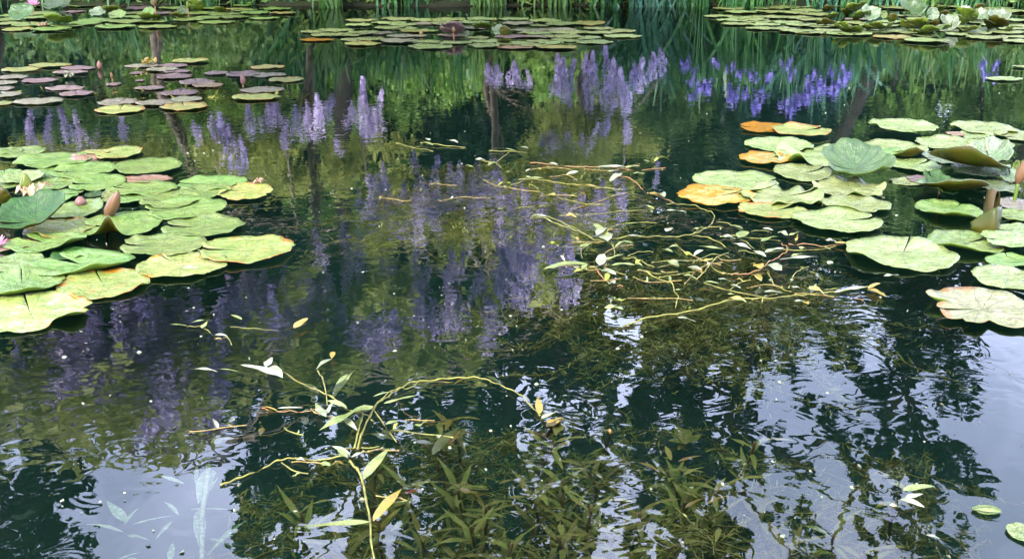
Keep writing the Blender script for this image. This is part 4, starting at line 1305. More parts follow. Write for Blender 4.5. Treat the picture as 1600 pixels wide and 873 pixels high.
add_pad(1508, 277, 118, 36, 100, 'pad_silver', 'long folded leaf showing its olive underside', under='under_olive', lifts=((235, 55, 1.0),), z=.07, tilt=(-4, 6), name='lily_leaf', cat='lily leaf')
raised(1446, 1506, 272, 308, 'front', 'pad_deep', 'upright dark green leaf below the long folded leaf', under='under_green', cup=.2, notch=120, roll=R(16))
add_pad(1488, 303, 108, 30, 90, 'pad_silver', 'broad leaf whose olive near edge faces the camera', under='under_olive', lifts=((265, 60, .75),), z=.035, tilt=(-3, 0), name='lily_leaf', cat='lily leaf')
raised(1581, 1610, 238, 280, 'front', 'pad_lime', 'bright green upright leaf behind the rusty bud', under='under_olive', cup=.3, notch=90)
raised(1568, 1606, 268, 290, 'front', 'pad_silver', 'grey leaf standing at the right edge under the rusty bud', under='under_olive', cup=.2, notch=90)


def rolled_leaf(px0, px1, py0, py1):
    base = wat((px0 + px1) / 2, py1)
    k = ppm(base)
    root = empty('lily_leaf', (base.x, base.y, 0))
    tag(root, 'folded olive leaf standing upright like a bent sheet in the right raft', 'lily leaf')
    cx = (px0 + px1) / 2

    def at(px, py, y):
        return Vector(((px - cx) / k, y, (py1 - py) / k - 0.012))
    bot = smoothpath([at(1512, 351, -.02), at(1526, 358, -.05), at(1540, 361, -.075), at(1552, 360, -.03), at(1563, 357, .02)], 4)
    top = smoothpath([at(1512, 341, -.01), at(1526, 325, -.03), at(1541, 312, -.055), at(1556, 316, -.01), at(1567, 320, .035)], 4)
    V, F = [], []
    nU, nZ = len(bot), 8
    for i in range(nZ + 1):
        t = i / nZ
        for u in range(nU):
            q = bot[u].lerp(top[u], t)
            V.append(q + Vector((0, -0.012 * math.sin(PI * t), 0.002 * math.sin(u * 1.9 + i))))
    for i in range(nZ):
        for u in range(nU - 1):
            o = i * nU + u
            F.append((o, o + 1, o + nU + 1, o + nU))
    mb = MB()
    mb.add(V, F)
    o = mb.build('blade', M['under_olive'], root)
    md = o.modifiers.new('thickness', 'SOLIDIFY')
    md.thickness = 0.003
    # the other half of the leaf arches over behind
    arch = smoothpath([at(1538, 330, -.045), at(1540, 305, -.03), at(1548, 292, .0), at(1557, 296, .02), at(1562, 312, .03), at(1563, 335, .03)], 4)
    V, F = [], []
    for q in arch:
        V += [q, q + Vector((.0, .05, -.004)), q + Vector((.006, .09, -.02))]
    for j in range(len(arch) - 1):
        F += [(3 * j, 3 * j + 3, 3 * j + 4, 3 * j + 1), (3 * j + 1, 3 * j + 4, 3 * j + 5, 3 * j + 2)]
    mb = MB()
    mb.add(V, F)
    o = mb.build('rolled_rim', M['under_red'], root)
    md = o.modifiers.new('thickness', 'SOLIDIFY')
    md.thickness = 0.004


rolled_leaf(1512, 1566, 292, 359)

# crumpled brown leaf
def crumple(px, py, w, h, mat, label):
    c = wat(px, py)
    k = ppm(c)
    r_ = random.Random(int(px))
    mb = MB()
    for q in range(7):
        a = r_.uniform(0, 6.28)
        b = Vector((r_.uniform(-.3, .3) * w / k, r_.uniform(-.3, .3) * w / k, 0.01))
        mb.leaf(b, b + Vector((math.cos(a) * w / k * .45, math.sin(a) * w / k * .4, r_.uniform(0, .8) * h / k)), w / k * .3, sag=.25, fold=.5, wav=.5)
    o = mb.build('withered_leaf', M[mat], None, (c.x, c.y, 0.005))
    tag(o, label, 'dead leaf')


M['dead_red'] = leafy('dead_red', (0.34, 0.16, 0.10), (0.42, 0.26, 0.14), (0.5, 0.4, 0.28), rough=.5, scale=8)
crumple(1526, 243, 34, 16, 'dead_red', 'crumpled reddish leaf lying behind the folded leaves')
crumple(45, 306, 60, 14, 'dead_red', 'reddish withered sepals around the foot of the green bud')
crumple(234, 103, 30, 6, 'weed_yellow', 'crumpled yellow leaf lying on the loose purplish raft')
crumple(108, 124, 18, 12, 'weed_pale', 'spent whitish flower floating in the loose purplish raft')
crumple(408, 290, 24, 8, 'dead_red', 'curled rusty leaf scrap at the tip of the near left raft')
crumple(68, 43, 16, 6, 'dead_red', 'small brown scrap on the front of the far left raft')

# --- leaves standing up in the far rafts
FL = 'leaves standing in the far left raft'
for (a, b, c, d, mode, mt, un, lab) in [
        (8, 48, 9, 35, 'front', 'pad_blue', 'under_green', 'bluish leaf tilted towards the camera at the far left, biggest of its raft'),
        (60, 96, 3, 18, 'front', 'pad_blue', 'under_green', 'blue-green leaf standing right of the pink flower'),
        (88, 110, -6, 14, 'front', 'pad_blue', 'under_olive', 'tall narrow leaf at the top edge right of the pink flower'),
        (78, 121, 28, 40, 'under', 'pad_lime', 'pad_lime', 'lime yellow curled leaf at the front of the far left raft'),
        (137, 163, 14, 28, 'front', 'pad_silver', 'under_green', 'pale shiny leaf left of the long lime leaf'),
        (163, 203, 15, 24, 'under', 'pad_lime', 'pad_lime', 'long low lime leaf in the middle of the far left raft'),
        (167, 194, 19, 32, 'front', 'pad_green', 'under_green', 'small cupped green leaf in front of the long lime leaf'),
        (221, 241, 14, 27, 'front', 'pad_green', 'under_green', 'cupped green leaf left of the orange stalk'),
        (220, 256, 26, 32, 'under', 'pad_lime', 'pad_lime', 'flat lime leaf at the foot of the orange stalk'),
        (277, 294, 6, 27, 'front', 'pad_blue', 'under_green', 'pale blue half of the pair of upright leaves'),
        (295, 321, 0, 20, 'under', 'pad_lime', 'pad_lime', 'bright lime half of the pair of upright leaves'),
        (268, 296, 24, 29, 'under', 'pad_lime', 'pad_lime', 'thin lime leaf edge below the upright pair'),
        (336, 354, 13, 21, 'under', 'pad_lime', 'pad_lime', 'stubby lime leaf beside a small orange bud')]:
    raised(a, b, c, d, mode, mt, lab, FL, under=un, small=True, cup=.2, stem=False)
FC = 'leaves standing in the far centre raft'
for (a, b, c, d, mode, mt, un, lab) in [
        (688, 728, 38, 56, 'under', 'pad_silver', 'pad_mauve', 'mauve folded leaf left of the yellow-olive one'),
        (726, 734, 38, 57, 'front', 'pad_silver', 'pad_mauve', 'narrow white leaf fold between the mauve and olive leaves'),
        (738, 770, 39, 47, 'under', 'pad_lime', 'pad_lime', 'flat lime olive leaf in the middle of the centre raft'),
        (768, 796, 41, 57, 'front', 'pad_silver', 'under_olive', 'white shining leaf beside the upright amber leaf'),
        (780, 796, 34, 57, 'under', 'pad_lime', 'under_olive', 'upright amber leaf standing in the centre raft'),
        (776, 800, 63, 68, 'under', 'pad_lime', 'pad_lime', 'low lime leaf edge at the front of the centre raft')]:
    raised(a, b, c, d, mode, mt, lab, FC, under=un, small=True, cup=.1, stem=False)
FR = 'leaves standing in the far right raft'
for (a, b, c, d, mode, mt, un, lab) in [
        (1283, 1299, 10, 20, 'under', 'pad_lime', 'under_olive', 'amber brown leaf, leftmost standing leaf of the far right raft'),
        (1308, 1350, 8, 25, 'under', 'pad_lime', 'pad_lime', 'large lime leaf right of the amber brown one'),
        (1326, 1357, 20, 33, 'under', 'pad_lime', 'pad_lime', 'lime leaf in front of the large lime leaf'),
        (1288, 1308, 22, 31, 'under', 'pad_lime', 'pad_lime', 'small lime leaf below the amber brown one'),
        (1346, 1376, 12, 35, 'front', 'pad_silver', 'under_green', 'white shining cupped leaf beside the lime leaves'),
        (1374, 1386, 15, 30, 'front', 'pad_green', 'under_green', 'narrow green leaf behind the olive curl'),
        (1384, 1400, 23, 36, 'under', 'pad_green', 'under_olive', 'olive curled leaf right of the white cupped leaf'),
        (1408, 1450, 5, 29, 'front', 'pad_blue', 'under_green', 'tall pale green leaf in the middle of the far right raft'),
        (1446, 1466, 12, 33, 'front', 'pad_silver', 'under_green', 'narrow white folded leaf left of the amber leaf'),
        (1461, 1480, 19, 31, 'under', 'pad_lime', 'under_olive', 'amber folded leaf left of the biggest lime leaf'),
        (1480, 1520, 16, 41, 'under', 'pad_lime', 'pad_lime', 'biggest rounded lime leaf under the white flower'),
        (1468, 1499, 27, 50, 'front', 'pad_silver', 'under_green', 'grey cupped leaf in front of the biggest lime leaf'),
        (1400, 1444, 34, 49, 'under', 'pad_lime', 'pad_lime', 'humped lime leaf at the front of the far right raft'),
        (1440, 1464, 35, 48, 'under', 'pad_lime', 'under_olive', 'dark olive leaf right of the humped lime leaf'),
        (1416, 1476, 47, 54, 'under', 'pad_lime', 'pad_lime', 'long thin lime leaf edge at the water line'),
        (1493, 1526, 45, 51, 'under', 'pad_lime', 'pad_lime', 'thin lime leaf edge right of the grey cupped leaf'),
        (1340, 1387, 41, 48, 'under', 'pad_lime', 'pad_lime', 'thin lime leaf edge left of the humped leaf'),
        (1270, 1300, 34, 41, 'under', 'pad_lime', 'under_olive', 'thin olive leaf edge at the left of the standing leaves'),
        (1296, 1340, 44, 50, 'under', 'pad_lime', 'pad_lime', 'flat lime leaf edge below the lime leaves'),
        (1520, 1552, 19, 36, 'front', 'pad_silver', 'under_green', 'silver leaf right of the white flower'),
        (1548, 1582, 19, 38, 'front', 'pad_silver', 'under_green', 'pointed grey leaf, rightmost of the tall ones'),
        (1530, 1567, 31, 47, 'under', 'pad_lime', 'under_olive', 'olive brown leaf in front of the pointed grey leaf'),
        (1515, 1536, 8, 23, 'under', 'pad_grey', 'under_olive', 'brown-green leaf directly behind the white flower'),
        (1568, 1582, 42, 50, 'under', 'pad_lime', 'pad_lime', 'small lime leaf tip at the right end'),
        (1456, 1474, 11, 19, 'under', 'pad_lime', 'pad_lime', 'small lime leaf at the back beside the white folded leaf')]:
    raised(a, b, c, d, mode, mt, lab, FR, under=un, small=True, cup=.12 if mode == 'under' else .25, stem=False, wave=.035, fold=random.Random(a).uniform(.1, .55) if mode == 'front' else .1, roll=random.Random(c + b).uniform(-.25, .25))


# ------------------------------------------------------------------ water lily flowers and buds
def lily_flower(px, py_base, py_top, w, mat, label, stem=True):
    base = wat(px, py_base)
    k = ppm(base)
    H, W = (py_base - py_top) / k, w / k
    root = empty('water_lily', (base.x, base.y, 0))
    tag(root, label, 'water lily flower')
    z0 = max(0.01, H - W * 0.75)
    r_ = random.Random(int(px))
    for ring, (nn, el, L, wd) in enumerate(((8, 18, .52, .24), (8, 42, .50, .22), (6, 66, .44, .18))):
        for j in range(nn):
            a = 2 * PI * (j + ring * .5) / nn + r_.uniform(-.1, .1)
            e = R(el)
            mb = MB()
            d = Vector((math.cos(a) * math.cos(e), math.sin(a) * math.cos(e), math.sin(e)))
            mb.leaf(Vector((0, 0, z0)), Vector((0, 0, z0)) + d * W * L * 1.15, W * wd, sag=-.14, fold=.35, seg=7)
            mb.build('petal', M[mat], root)
    mb = MB()
    for j in range(14):
        a = j * 2.4
        mb.tube([(0, 0, z0), (math.cos(a) * W * .08, math.sin(a) * W * .08, z0 + W * .2)], W * .014, 4)
    mb.build('stamens', M['stamen'], root)
    mb = MB()
    mb.tube([(0, 0, -.3), (0, 0, z0)], W * .045, 6)
    mb.build('stalk', M['stem_brown'], root)


def bud(px, py_base, py_top, w, mat, label, lean=(0, 0), stem_mat='stem_red', stalk_px=0, tip=None):
    base = wat(px, py_base)
    k = ppm(base)
    H, W = (py_base - py_top) / k, w / k
    root = empty('lily_bud', (base.x, base.y, 0))
    tag(root, label, 'flower bud')
    z0 = stalk_px / k
    n = 14
    ln = Vector((lean[0], lean[1], 0)) / k
    for s in range(4):
        V, F = [], []
        for i in range(n + 1):
            t = i / n
            r_ = W * .5 * (math.sin(PI * min(1, (t * .92 + .04)) ** .8) ** .8)
            for j in range(6):
                a = s * PI / 2 + (j / 5 - .5) * PI * .56
                rr = r_ * (1.0 + .10 * math.cos((j / 5 - .5) * PI))
                V.append(Vector((math.cos(a) * rr, math.sin(a) * rr, z0 + (H - z0) * t)) + ln * t)
        for i in range(n):
            for j in range(5):
                o = i * 6 + j
                F.append((o, o + 1, o + 7, o + 6))
        mb = MB()
        mb.add(V, F)
        mb.build('sepal', M[mat], root)
    mb = MB()
    mb.tube(smoothpath([Vector((-ln.x * .6, -ln.y * .5, -.25)), Vector((-ln.x * .15, 0, 0)), Vector((0, 0, z0 + .004))], 4), W * .16, 6)
    mb.build('stalk', M[stem_mat], root)


lily_flower(53, 18, -7, 20, 'petal_pink', 'pink water lily open above the far left raft')
lily_flower(1507, 24, 3, 22, 'petal_white', 'white water lily above the biggest lime leaf of the far right raft')
lily_flower(-4, 388, 358, 30, 'petal_pink', 'pink flower petals entering at the left edge below the cupped leaf')
bud(42, 306, 270, 18, 'bud_green', 'plump green flower bud standing in the near left raft', lean=(2, 0))
bud(169, 340, 297, 20, 'bud_orange', 'orange-brown bud leaning right in the near left raft', lean=(20, 0))
bud(127, 323, 306, 16, 'bud_pink', 'small pink bud just opening between green pads')
bud(156, 109, 95, 7, 'bud_pink', 'pinkish bud upright in open water right of the mauve pads')
bud(176, 131, 113, 4, 'bud_orange', 'thin reddish bud rising from a tiny mauve pad', stalk_px=8)
bud(380, 136, 115, 7, 'bud_pink', 'brownish pink bud at the right of the loose purplish raft', stalk_px=3)
bud(244, 27, -6, 6, 'bud_orange', 'tall orange stalk with bud at the top edge, far left raft', stalk_px=16)
bud(295, 28, 3, 4, 'bud_green', 'thin pale stalk between the pair of upright leaves', stalk_px=14)
bud(658, 56, 47, 5, 'stem_brown', 'short brown bud near the mauve leaf of the centre raft')
bud(709, 62, 42, 5, 'bud_orange', 'orange bud stalk in front of the mauve folded leaf', stalk_px=10)
bud(1586, 316, 243, 17, 'bud_orange', 'rusty bud on a thick green stalk at the right edge', lean=(10, 0), stem_mat='under_green', stalk_px=30)
bud(774, 33, 28, 5, 'stem_yellow', 'tiny yellow bud at the back of the centre raft')

# ------------------------------------------------------------------ floating weed: runners and leaves on the surface
def weed(name, label, cat, origin, scale, stems, leaves, group=None):
    """origin/scale: crop coordinates -> photo pixels; stems: (width_m, material, z0, z1, points); leaves: (base, tip, width_ratio, material, z)"""
    def pp(p, z):
        return wat(origin[0] + p[0] / scale, origin[1] + p[1] / scale, z)
    c0 = pp(stems[0][4][0], 0)
    root = empty(name, (c0.x, c0.y, 0))
    tag(root, label, cat, group)
    C = Vector((c0.x, c0.y, 0))
    for (wd, mt, z0, z1, pts) in stems:
        k = len(pts)
        P = smoothpath([pp(p, z0 + (z1 - z0) * i / (k - 1)) + Vector((0, 0, 0.004 * math.sin(i * 2.3))) - C for i, p in enumerate(pts)], 7)
        r_ = random.Random(int(pts[0][0]))
        dip = 0.009 if wd < .0045 else 0.004
        P = [q + Vector((0, 0, 0.0015 * math.sin(j * 1.3) - (max(0, math.sin(j * .33 + pts[0][0])) * dip if z0 > 0 else 0))) for j, q in enumerate(P)]
        mb = MB()
        rad = [wd * 0.52 * (1.0 - 0.35 * j / len(P)) * (1.0 + (0.45 if j % 7 == 0 else 0) + r_.uniform(-.08, .08)) for j in range(len(P))]
        mb.tube(P, rad, 7)
        mb.build('stem', M[mt], root)
    for lf in leaves:
        b, t, wr, mt, z = lf[:5]
        B, T = pp(b, z), pp(t, z)
        L = (T - B).length
        mb = MB()
        r_ = random.Random(int(b[0] + t[1]))
        T = T + Vector((0, 0, r_.uniform(0.0, 0.12) * min(L, .12)))
        mb.leaf(B - C, T - C, max(0.008, L * wr * .78), sag=r_.uniform(.0, .08), fold=r_.uniform(.05, .3), seg=9, wav=r_.uniform(0, .35), twist=r_.uniform(-.4, .4))
        mb.build('leaf', M[mt], root)
    return root


SY, ST, SR, SBR = 'stem_yellow', 'stem', 'stem_red', 'stem_brown'
WL, WP, WY, WR_ = 'weed_leaf', 'weed_pale', 'weed_yellow', 'weed_red'
weed('floating_weed', 'long trailing weed with yellow stems branching in the lower middle of the pond', 'water weed', (300, 520), 2.473,
     [(.0035, SY, .006, .004, [(690, 285), (740, 345), (790, 415)]),
      (.0042, SY, .008, .006, [(300, 140), (380, 165), (470, 208), (540, 250), (600, 285), (650, 300), (690, 330)]),
      (.0040, SY, .004, -.18, [(690, 335), (740, 375), (785, 412), (850, 470), (885, 515), (915, 590), (935, 650)]),
      (.0045, SY, .002, .01, [(110, 588), (180, 565), (260, 520), (330, 497), (400, 484), (500, 480), (600, 478)]),
      (.0055, SY, .010, .002, [(610, 492), (640, 530), (660, 570), (672, 640), (688, 720), (692, 800), (706, 880)]),
      (.0045, SY, .012, .010, [(640, 450), (655, 390), (690, 310), (720, 272), (760, 240), (800, 212), (860, 190), (950, 176), (1050, 170), (1130, 178), (1200, 200), (1270, 240), (1310, 280), (1345, 312)]),
      (.0030, SY, .016, .014, [(700, 285), (770, 228), (830, 200), (880, 186)]),
      (.0040, SY, .014, .010, [(485, 135), (505, 180), (518, 230), (522, 272)]),
      (.0045, SY, .012, .010, [(628, 445), (640, 390), (655, 330), (662, 315)]),
      (.0025, SR, .004, .004, [(270, 290), (340, 298), (420, 300), (480, 296)]),
      (.0025, ST, -.02, -.08, [(700, 735), (740, 690), (790, 640), (830, 612)]),
      (.0022, ST, -.03, -.10, [(780, 410), (790, 350), (800, 270)]),
      (.0022, ST, -.03, -.10, [(780, 410), (840, 365), (900, 330), (960, 310)])],
     [((700, 282), (492, 388), .26, WL, .02), ((350, 168), (190, 140), .22, WP, .016), ((300, 130), (350, 180), .4, WP, .014), ((285, 130), (310, 98), .5, WP, .02), ((100, 150), (5, 148), .2, WP, .006),
      ((180, 150), (90, 150), .12, WL, .004), ((690, 728), (430, 755), .19, WL, .010), ((700, 725), (810, 605), .24, WY, .012), ((820, 620), (888, 605), .28, WR_, -.01), ((662, 565), (762, 450), .25, WL, .02),
      ((490, 235), (418, 195), .3, WL, -.01), ((740, 272), (868, 245), .18, WL, .008), ((330, 300), (268, 288), .2, WY, .004), ((330, 290), (430, 300), .16, WP, .006), ((540, 260), (635, 158), .16, WL, -.02),
      ((600, 290), (520, 265), .3, WL, .012), ((690, 300), (600, 345), .2, WP, .014), ((560, 320), (640, 385), .22, WP, .008), ((480, 290), (520, 335), .35, WP, .012), ((610, 470), (540, 440), .3, WP, .014),
      ((615, 480), (680, 460), .3, WP, .012), ((600, 480), (560, 450), .4, WL, .018), ((400, 484), (440, 500), .5, WP, .006), ((540, 100), (480, 145), .3, WP, .015), ((545, 72), (540, 100), .4, WY, .012),
      ((1190, 196), (1130, 172), .35, WL, -.01), ((780, 412), (690, 395), .28, WL, -.015), ((790, 412), (720, 370), .2, WL, -.03), ((930, 470), (1035, 380), .3, WL, -.03), ((1345, 312), (1335, 258), .3, WY, .01),
      ((1350, 330), (1410, 310), .5, WP, .01), ((860, 190), (1000, 205), .1, WY, -.01), ((1060, 172), (1010, 200), .2, WY, -.01), ((700, 245), (790, 235), .16, WL, .0), ((660, 320), (610, 400), .14, WL, -.02)])

weed('floating_weed', 'tangled mat of yellow-stemmed weed floating right of the middle of the pond', 'water weed', (820, 300), 2.667,
     [(.0050, SY, .006, .010, [(410, 555), (520, 525), (650, 498), (780, 470), (880, 448), (990, 436), (1100, 436), (1180, 425), (1300, 408), (1430, 398)]),
      (.0040, ST, .012, .010, [(30, 100), (100, 112), (170, 140), (230, 168), (290, 190), (345, 205), (370, 232), (376, 262)]),
      (.0040, ST, .010, .012, [(340, 186), (430, 186), (520, 182), (610, 180), (690, 178), (740, 155), (780, 125), (790, 98), (770, 75), (720, 60), (650, 48), (590, 44)]),
      (.0035, SY, .008, .008, [(700, 180), (770, 195), (850, 225), (920, 248), (1000, 268)]),
      (.0035, ST, .008, .008, [(410, 268), (460, 280), (520, 300), (570, 306), (640, 304)]),
      (.0040, SY, .012, .004, [(470, 326), (520, 335), (570, 362), (612, 382), (625, 408), (640, 432), (632, 462), (625, 490)]),
      (.0045, SY, .014, .008, [(715, 366), (745, 335), (765, 305), (800, 275), (850, 248)]),
      (.0035, SR, .008, .010, [(860, 345), (920, 335), (980, 318), (1020, 290), (1060, 262), (1092, 245), (1088, 222), (1070, 210)]),
      (.0038, SY, .010, .006, [(1010, 335), (1030, 365), (1060, 392), (1110, 420)]),
      (.0040, SY, .006, -.02, [(992, 440), (985, 470), (962, 502), (930, 542)]),
      (.0035, SR, .008, .002, [(290, 300), (305, 335), (335, 362), (370, 385), (410, 392)]),
      (.0032, ST, .008, .006, [(240, 266), (235, 245), (262, 218), (312, 205)]),
      (.0030, ST, .006, .006, [(700, 170), (770, 150), (840, 142)]),
      (.0030, ST, .008, .006, [(800, 118), (850, 135), (900, 150), (960, 160), (1020, 165)]),
      (.0030, ST, .008, .006, [(890, 190), (930, 215), (990, 240), (1060, 250)]),
      (.0030, SR, .006, .006, [(1100, 212), (1160, 215), (1250, 222), (1330, 212)]),
      (.0035, SY, .006, .000, [(1200, 408), (1260, 402), (1330, 405)]),
      (.0030, ST, .004, -.02, [(860, 388), (930, 412), (985, 432)]),
      (.0030, SY, .004, .004, [(430, 265), (480, 252), (560, 244)]),
      (.0030, ST, .004, .004, [(1150, 310), (1200, 332), (1240, 362)]),
      (.0030, SR, .004, .004, [(1365, 425), (1410, 458)]),
      (.0030, SY, .004, .010, [(1100, 395), (1118, 350), (1150, 318), (1185, 305)]),
      (.0028, ST, .004, .004, [(700, 290), (790, 262), (880, 275), (960, 300)]),
      (.0028, ST, .002, -.04, [(130, 170), (95, 210), (85, 260), (90, 330)])],
     [((270, 302), (78, 322), .24, WL, .012), ((110, 108), (25, 98), .24, WP, .014), ((345, 190), (285, 145), .3, WL, .02), ((300, 180), (350, 150), .45, WP, .03), ((330, 165), (345, 212), .5, WP, .02),
      ((485, 186), (420, 184), .4, WP, .014), ((590, 165), (612, 152), .8, WP, .014), ((880, 196), (800, 182), .6, WP, .018), ((890, 190), (930, 165), .6, WL, .02), ((830, 240), (718, 228), .22, WL, .012),
      ((945, 240), (860, 222), .3, WP, .012), ((1005, 270), (950, 245), .35, WP, .012), ((1060, 282), (1225, 276), .18, WP, .012), ((1110, 268), (1160, 258), .3, WL, .016), ((1290, 418), (1425, 404), .22, WP, .018),
      ((1430, 405), (1505, 440), .5, WY, .006), ((1430, 402), (1482, 380), .25, WY, .012), ((330, 482), (412, 490), .5, WL, .012), ((995, 415), (1072, 428), .5, WP, .02), ((1110, 392), (1170, 410), .4, WP, .02),
      ((1120, 455), (1165, 458), .5, WP, .01), ((1165, 455), (1182, 472), .6, WY, .004), ((310, 305), (330, 268), .5, WP, .02), ((330, 285), (415, 268), .35, WL, .018), ((600, 290), (695, 302), .22, WP, .012),
      ((680, 312), (735, 330), .6, WP, .016), ((660, 345), (715, 362), .35, WL, .010), ((635, 520), (715, 545), .35, WP, .006), ((1495, 350), (1560, 348), .35, WP, .01), ((590, 75), (675, 82), .3, WP, .006),
      ((805, 360), (860, 375), .5, WP, .008), ((750, 372), (810, 385), .4, WL, .004), ((1000, 250), (1080, 240), .35, WP, .018), ((1020, 300), (1070, 335), .6, WP, .03), ((985, 205), (1060, 190), .4, WL, .015),
      ((1060, 165), (1095, 185), .6, WP, .016), ((1100, 180), (1142, 170), .3, WL, .012), ((1250, 200), (1300, 208), .6, WP, .012), ((1290, 212), (1360, 220), .5, 'weed_yellow', .010), ((1230, 230), (1275, 250), .4, WL, .01),
      ((1265, 300), (1282, 290), .8, WP, .012), ((360, 305), (460, 310), .3, WL, .01), ((320, 325), (380, 350), .5, WP, .006), ((900, 400), (860, 388), .4, WP, .004), ((955, 345), (985, 380), .5, WY, .006),
      ((965, 300), (985, 320), .9, WY, .01), ((150, 228), (230, 232), .3, WL, -.004), ((230, 235), (285, 212), .4, WL, -.004), ((720, 408), (780, 420), .5, 'weed_yellow', -.01), ((560, 240), (620, 262), .4, WL, -.01),
      ((990, 150), (1035, 160), .4, WP, .006), ((850, 140), (910, 160), .3, WL, .006), ((520, 8), (590, 20), .4, WY, .01), ((560, 10), (580, 28), .7, WP, .014), ((430, 590), (330, 575), .5, 'sub_olive', -.05)])

weed('floating_weed', 'sparse thin weed stems floating across the far middle of the pond', 'water weed', (560, 200), 2.568,
     [(.0045, SY, .006, .006, [(640, 208), (720, 206), (790, 214), (870, 230), (960, 236), (1060, 246)]),
      (.0045, ST, .008, .008, [(250, 60), (330, 68), (430, 75)]), (.004, ST, .006, .006, [(150, 62), (220, 75), (300, 90)]), (.004, ST, .006, .006, [(525, 92), (610, 96), (710, 92)]),
      (.004, SR, .006, .006, [(690, 140), (790, 146), (880, 152), (1000, 158), (1120, 165), (1232, 158)]),
      (.004, ST, .008, .008, [(470, 128), (540, 136), (570, 120), (604, 100)]), (.004, ST, .008, .010, [(692, 354), (765, 360), (850, 390), (940, 435)]), (.0035, SY, .004, .004, [(640, 322), (700, 312), (760, 308)]),
      (.0035, SR, .008, .006, [(1020, 190), (1090, 205), (1140, 240), (1170, 262), (1230, 285), (1290, 305)]), (.003, ST, .004, .004, [(545, 135), (570, 155), (612, 162)]), (.003, ST, .006, .004, [(690, 228), (720, 240), (745, 265)]),
      (.003, SY, .006, .004, [(905, 158), (908, 180), (890, 202)])],
     [((300, 70), (252, 58), .3, WL, .01), ((400, 60), (352, 52), .5, WP, .012), ((285, 50), (272, 44), .9, WP, .012), ((640, 95), (530, 92), .12, WL, .008), ((682, 80), (648, 78), .5, WP, .01), ((510, 130), (468, 128), .5, WP, .01),
      ((545, 135), (520, 160), .3, WL, .006), ((800, 148), (765, 140), .5, WP, .012), ((960, 155), (1070, 160), .35, WP, .014), ((1000, 175), (1050, 170), .4, WP, .01), ((1070, 160), (1130, 155), .3, WL, .01),
      ((1100, 182), (1148, 188), .5, WL, .004), ((1170, 258), (1215, 275), .45, WY, .012), ((1210, 262), (1232, 275), .6, WP, .016), ((1010, 215), (1060, 190), .35, WP, .012), ((870, 230), (960, 240), .16, WY, .008),
      ((645, 208), (745, 212), .14, WL, .01), ((750, 355), (692, 352), .3, WP, .014), ((670, 175), (712, 165), .2, WP, .006), ((590, 175), (635, 178), .2, WL, .006), ((430, 150), (460, 165), .2, WL, .004), ((1262, 148), (1284, 152), .4, WP, .006)])

weed('floating_weed', 'small leafy weed runner floating below the near left raft', 'water weed', (0, 480), 2.2214,
     [(.003, ST, .004, .004, [(650, 66), (700, 72), (745, 90), (790, 108), (804, 130)]), (.0022, ST, .0, .0, [(800, 68), (900, 78), (980, 76), (1060, 62)])],
     [((650, 64), (578, 62), .25, WL, .006), ((730, 45), (660, 60), .2, WL, .006), ((700, 72), (720, 50), .4, WL, .01), ((745, 95), (790, 100), .4, WP, .01), ((770, 110), (745, 112), .4, WY, .006),
      ((1020, 72), (1070, 45), .45, WY, .012), ((840, 42), (800, 28), .3, WL, .0)])

weed('floating_weed', 'broken weed stem with pale floating scraps at the lower right', 'water weed', (1100, 480), 2.222,
     [(.010, SBR, .0, -.3, [(655, 690), (650, 740), (640, 800), (628, 880)]), (.005, SY, -.01, -.08, [(560, 590), (620, 574), (700, 574), (775, 600)])],
     [((690, 635), (800, 625), .4, WL, .012), ((700, 660), (760, 650), .5, WP, .016), ((680, 665), (765, 700), .4, WP, .014), ((640, 685), (675, 690), .6, WP, .012), ((600, 580), (690, 600), .3, 'sub_olive', -.03),
      ((640, 600), (700, 640), .5, 'sub_green', -.04), ((600, 690), (650, 680), .5, 'sub_green', -.02), ((940, 700), (1035, 715), .3, WL, .008), ((770, 790), (820, 806), .2, WP, .0)])


# ------------------------------------------------------------------ under water
def shoot(px, py, h, n, leaf, mat, label, group, seed, lean=(0, 0), z=-0.04, stem='stem_brown', name='submerged_weed'):
    """leafy shoot rising from the bed to its tip at z below the surface; px, py = where the tip shows"""
    r_ = random.Random(seed)
    tip = wat(px, py, z)
    base = Vector((tip.x - lean[0], tip.y - lean[1], z - h))
    root = empty(name, base)
    tag(root, label, 'water weed', group)
    T = tip - base
    P = smoothpath([Vector((0, 0, -.05)), T * .35 + Vector((r_.uniform(-.04, .04), r_.uniform(-.04, .04), 0)), T * .7 + Vector((r_.uniform(-.03, .03), 0, 0)), T], 5)
    mb = MB()
    mb.tube(P, 0.004, 5)
    mb.build('stem', M[stem], root)
    mb = MB()
    for i in range(n):
        f = 1 - (i / n) ** 1.1 * .8
        p = P[min(len(P) - 1, int(f * (len(P) - 1)))]
        a = i * 2.4 + r_.uniform(-.3, .3)
        e = r_.uniform(-.1, .8)
        d = Vector((math.cos(a) * math.cos(e), math.sin(a) * math.cos(e), math.sin(e)))
        q = p + d * leaf * r_.uniform(.6, 1.2)
        q.z = min(q.z, (-0.004 - base.z))
        mb.leaf(p, q, leaf * .15, sag=r_.uniform(-.05, .12), fold=.25, wav=.25)
    mb.build('leaves', M[mat], root)
    return root


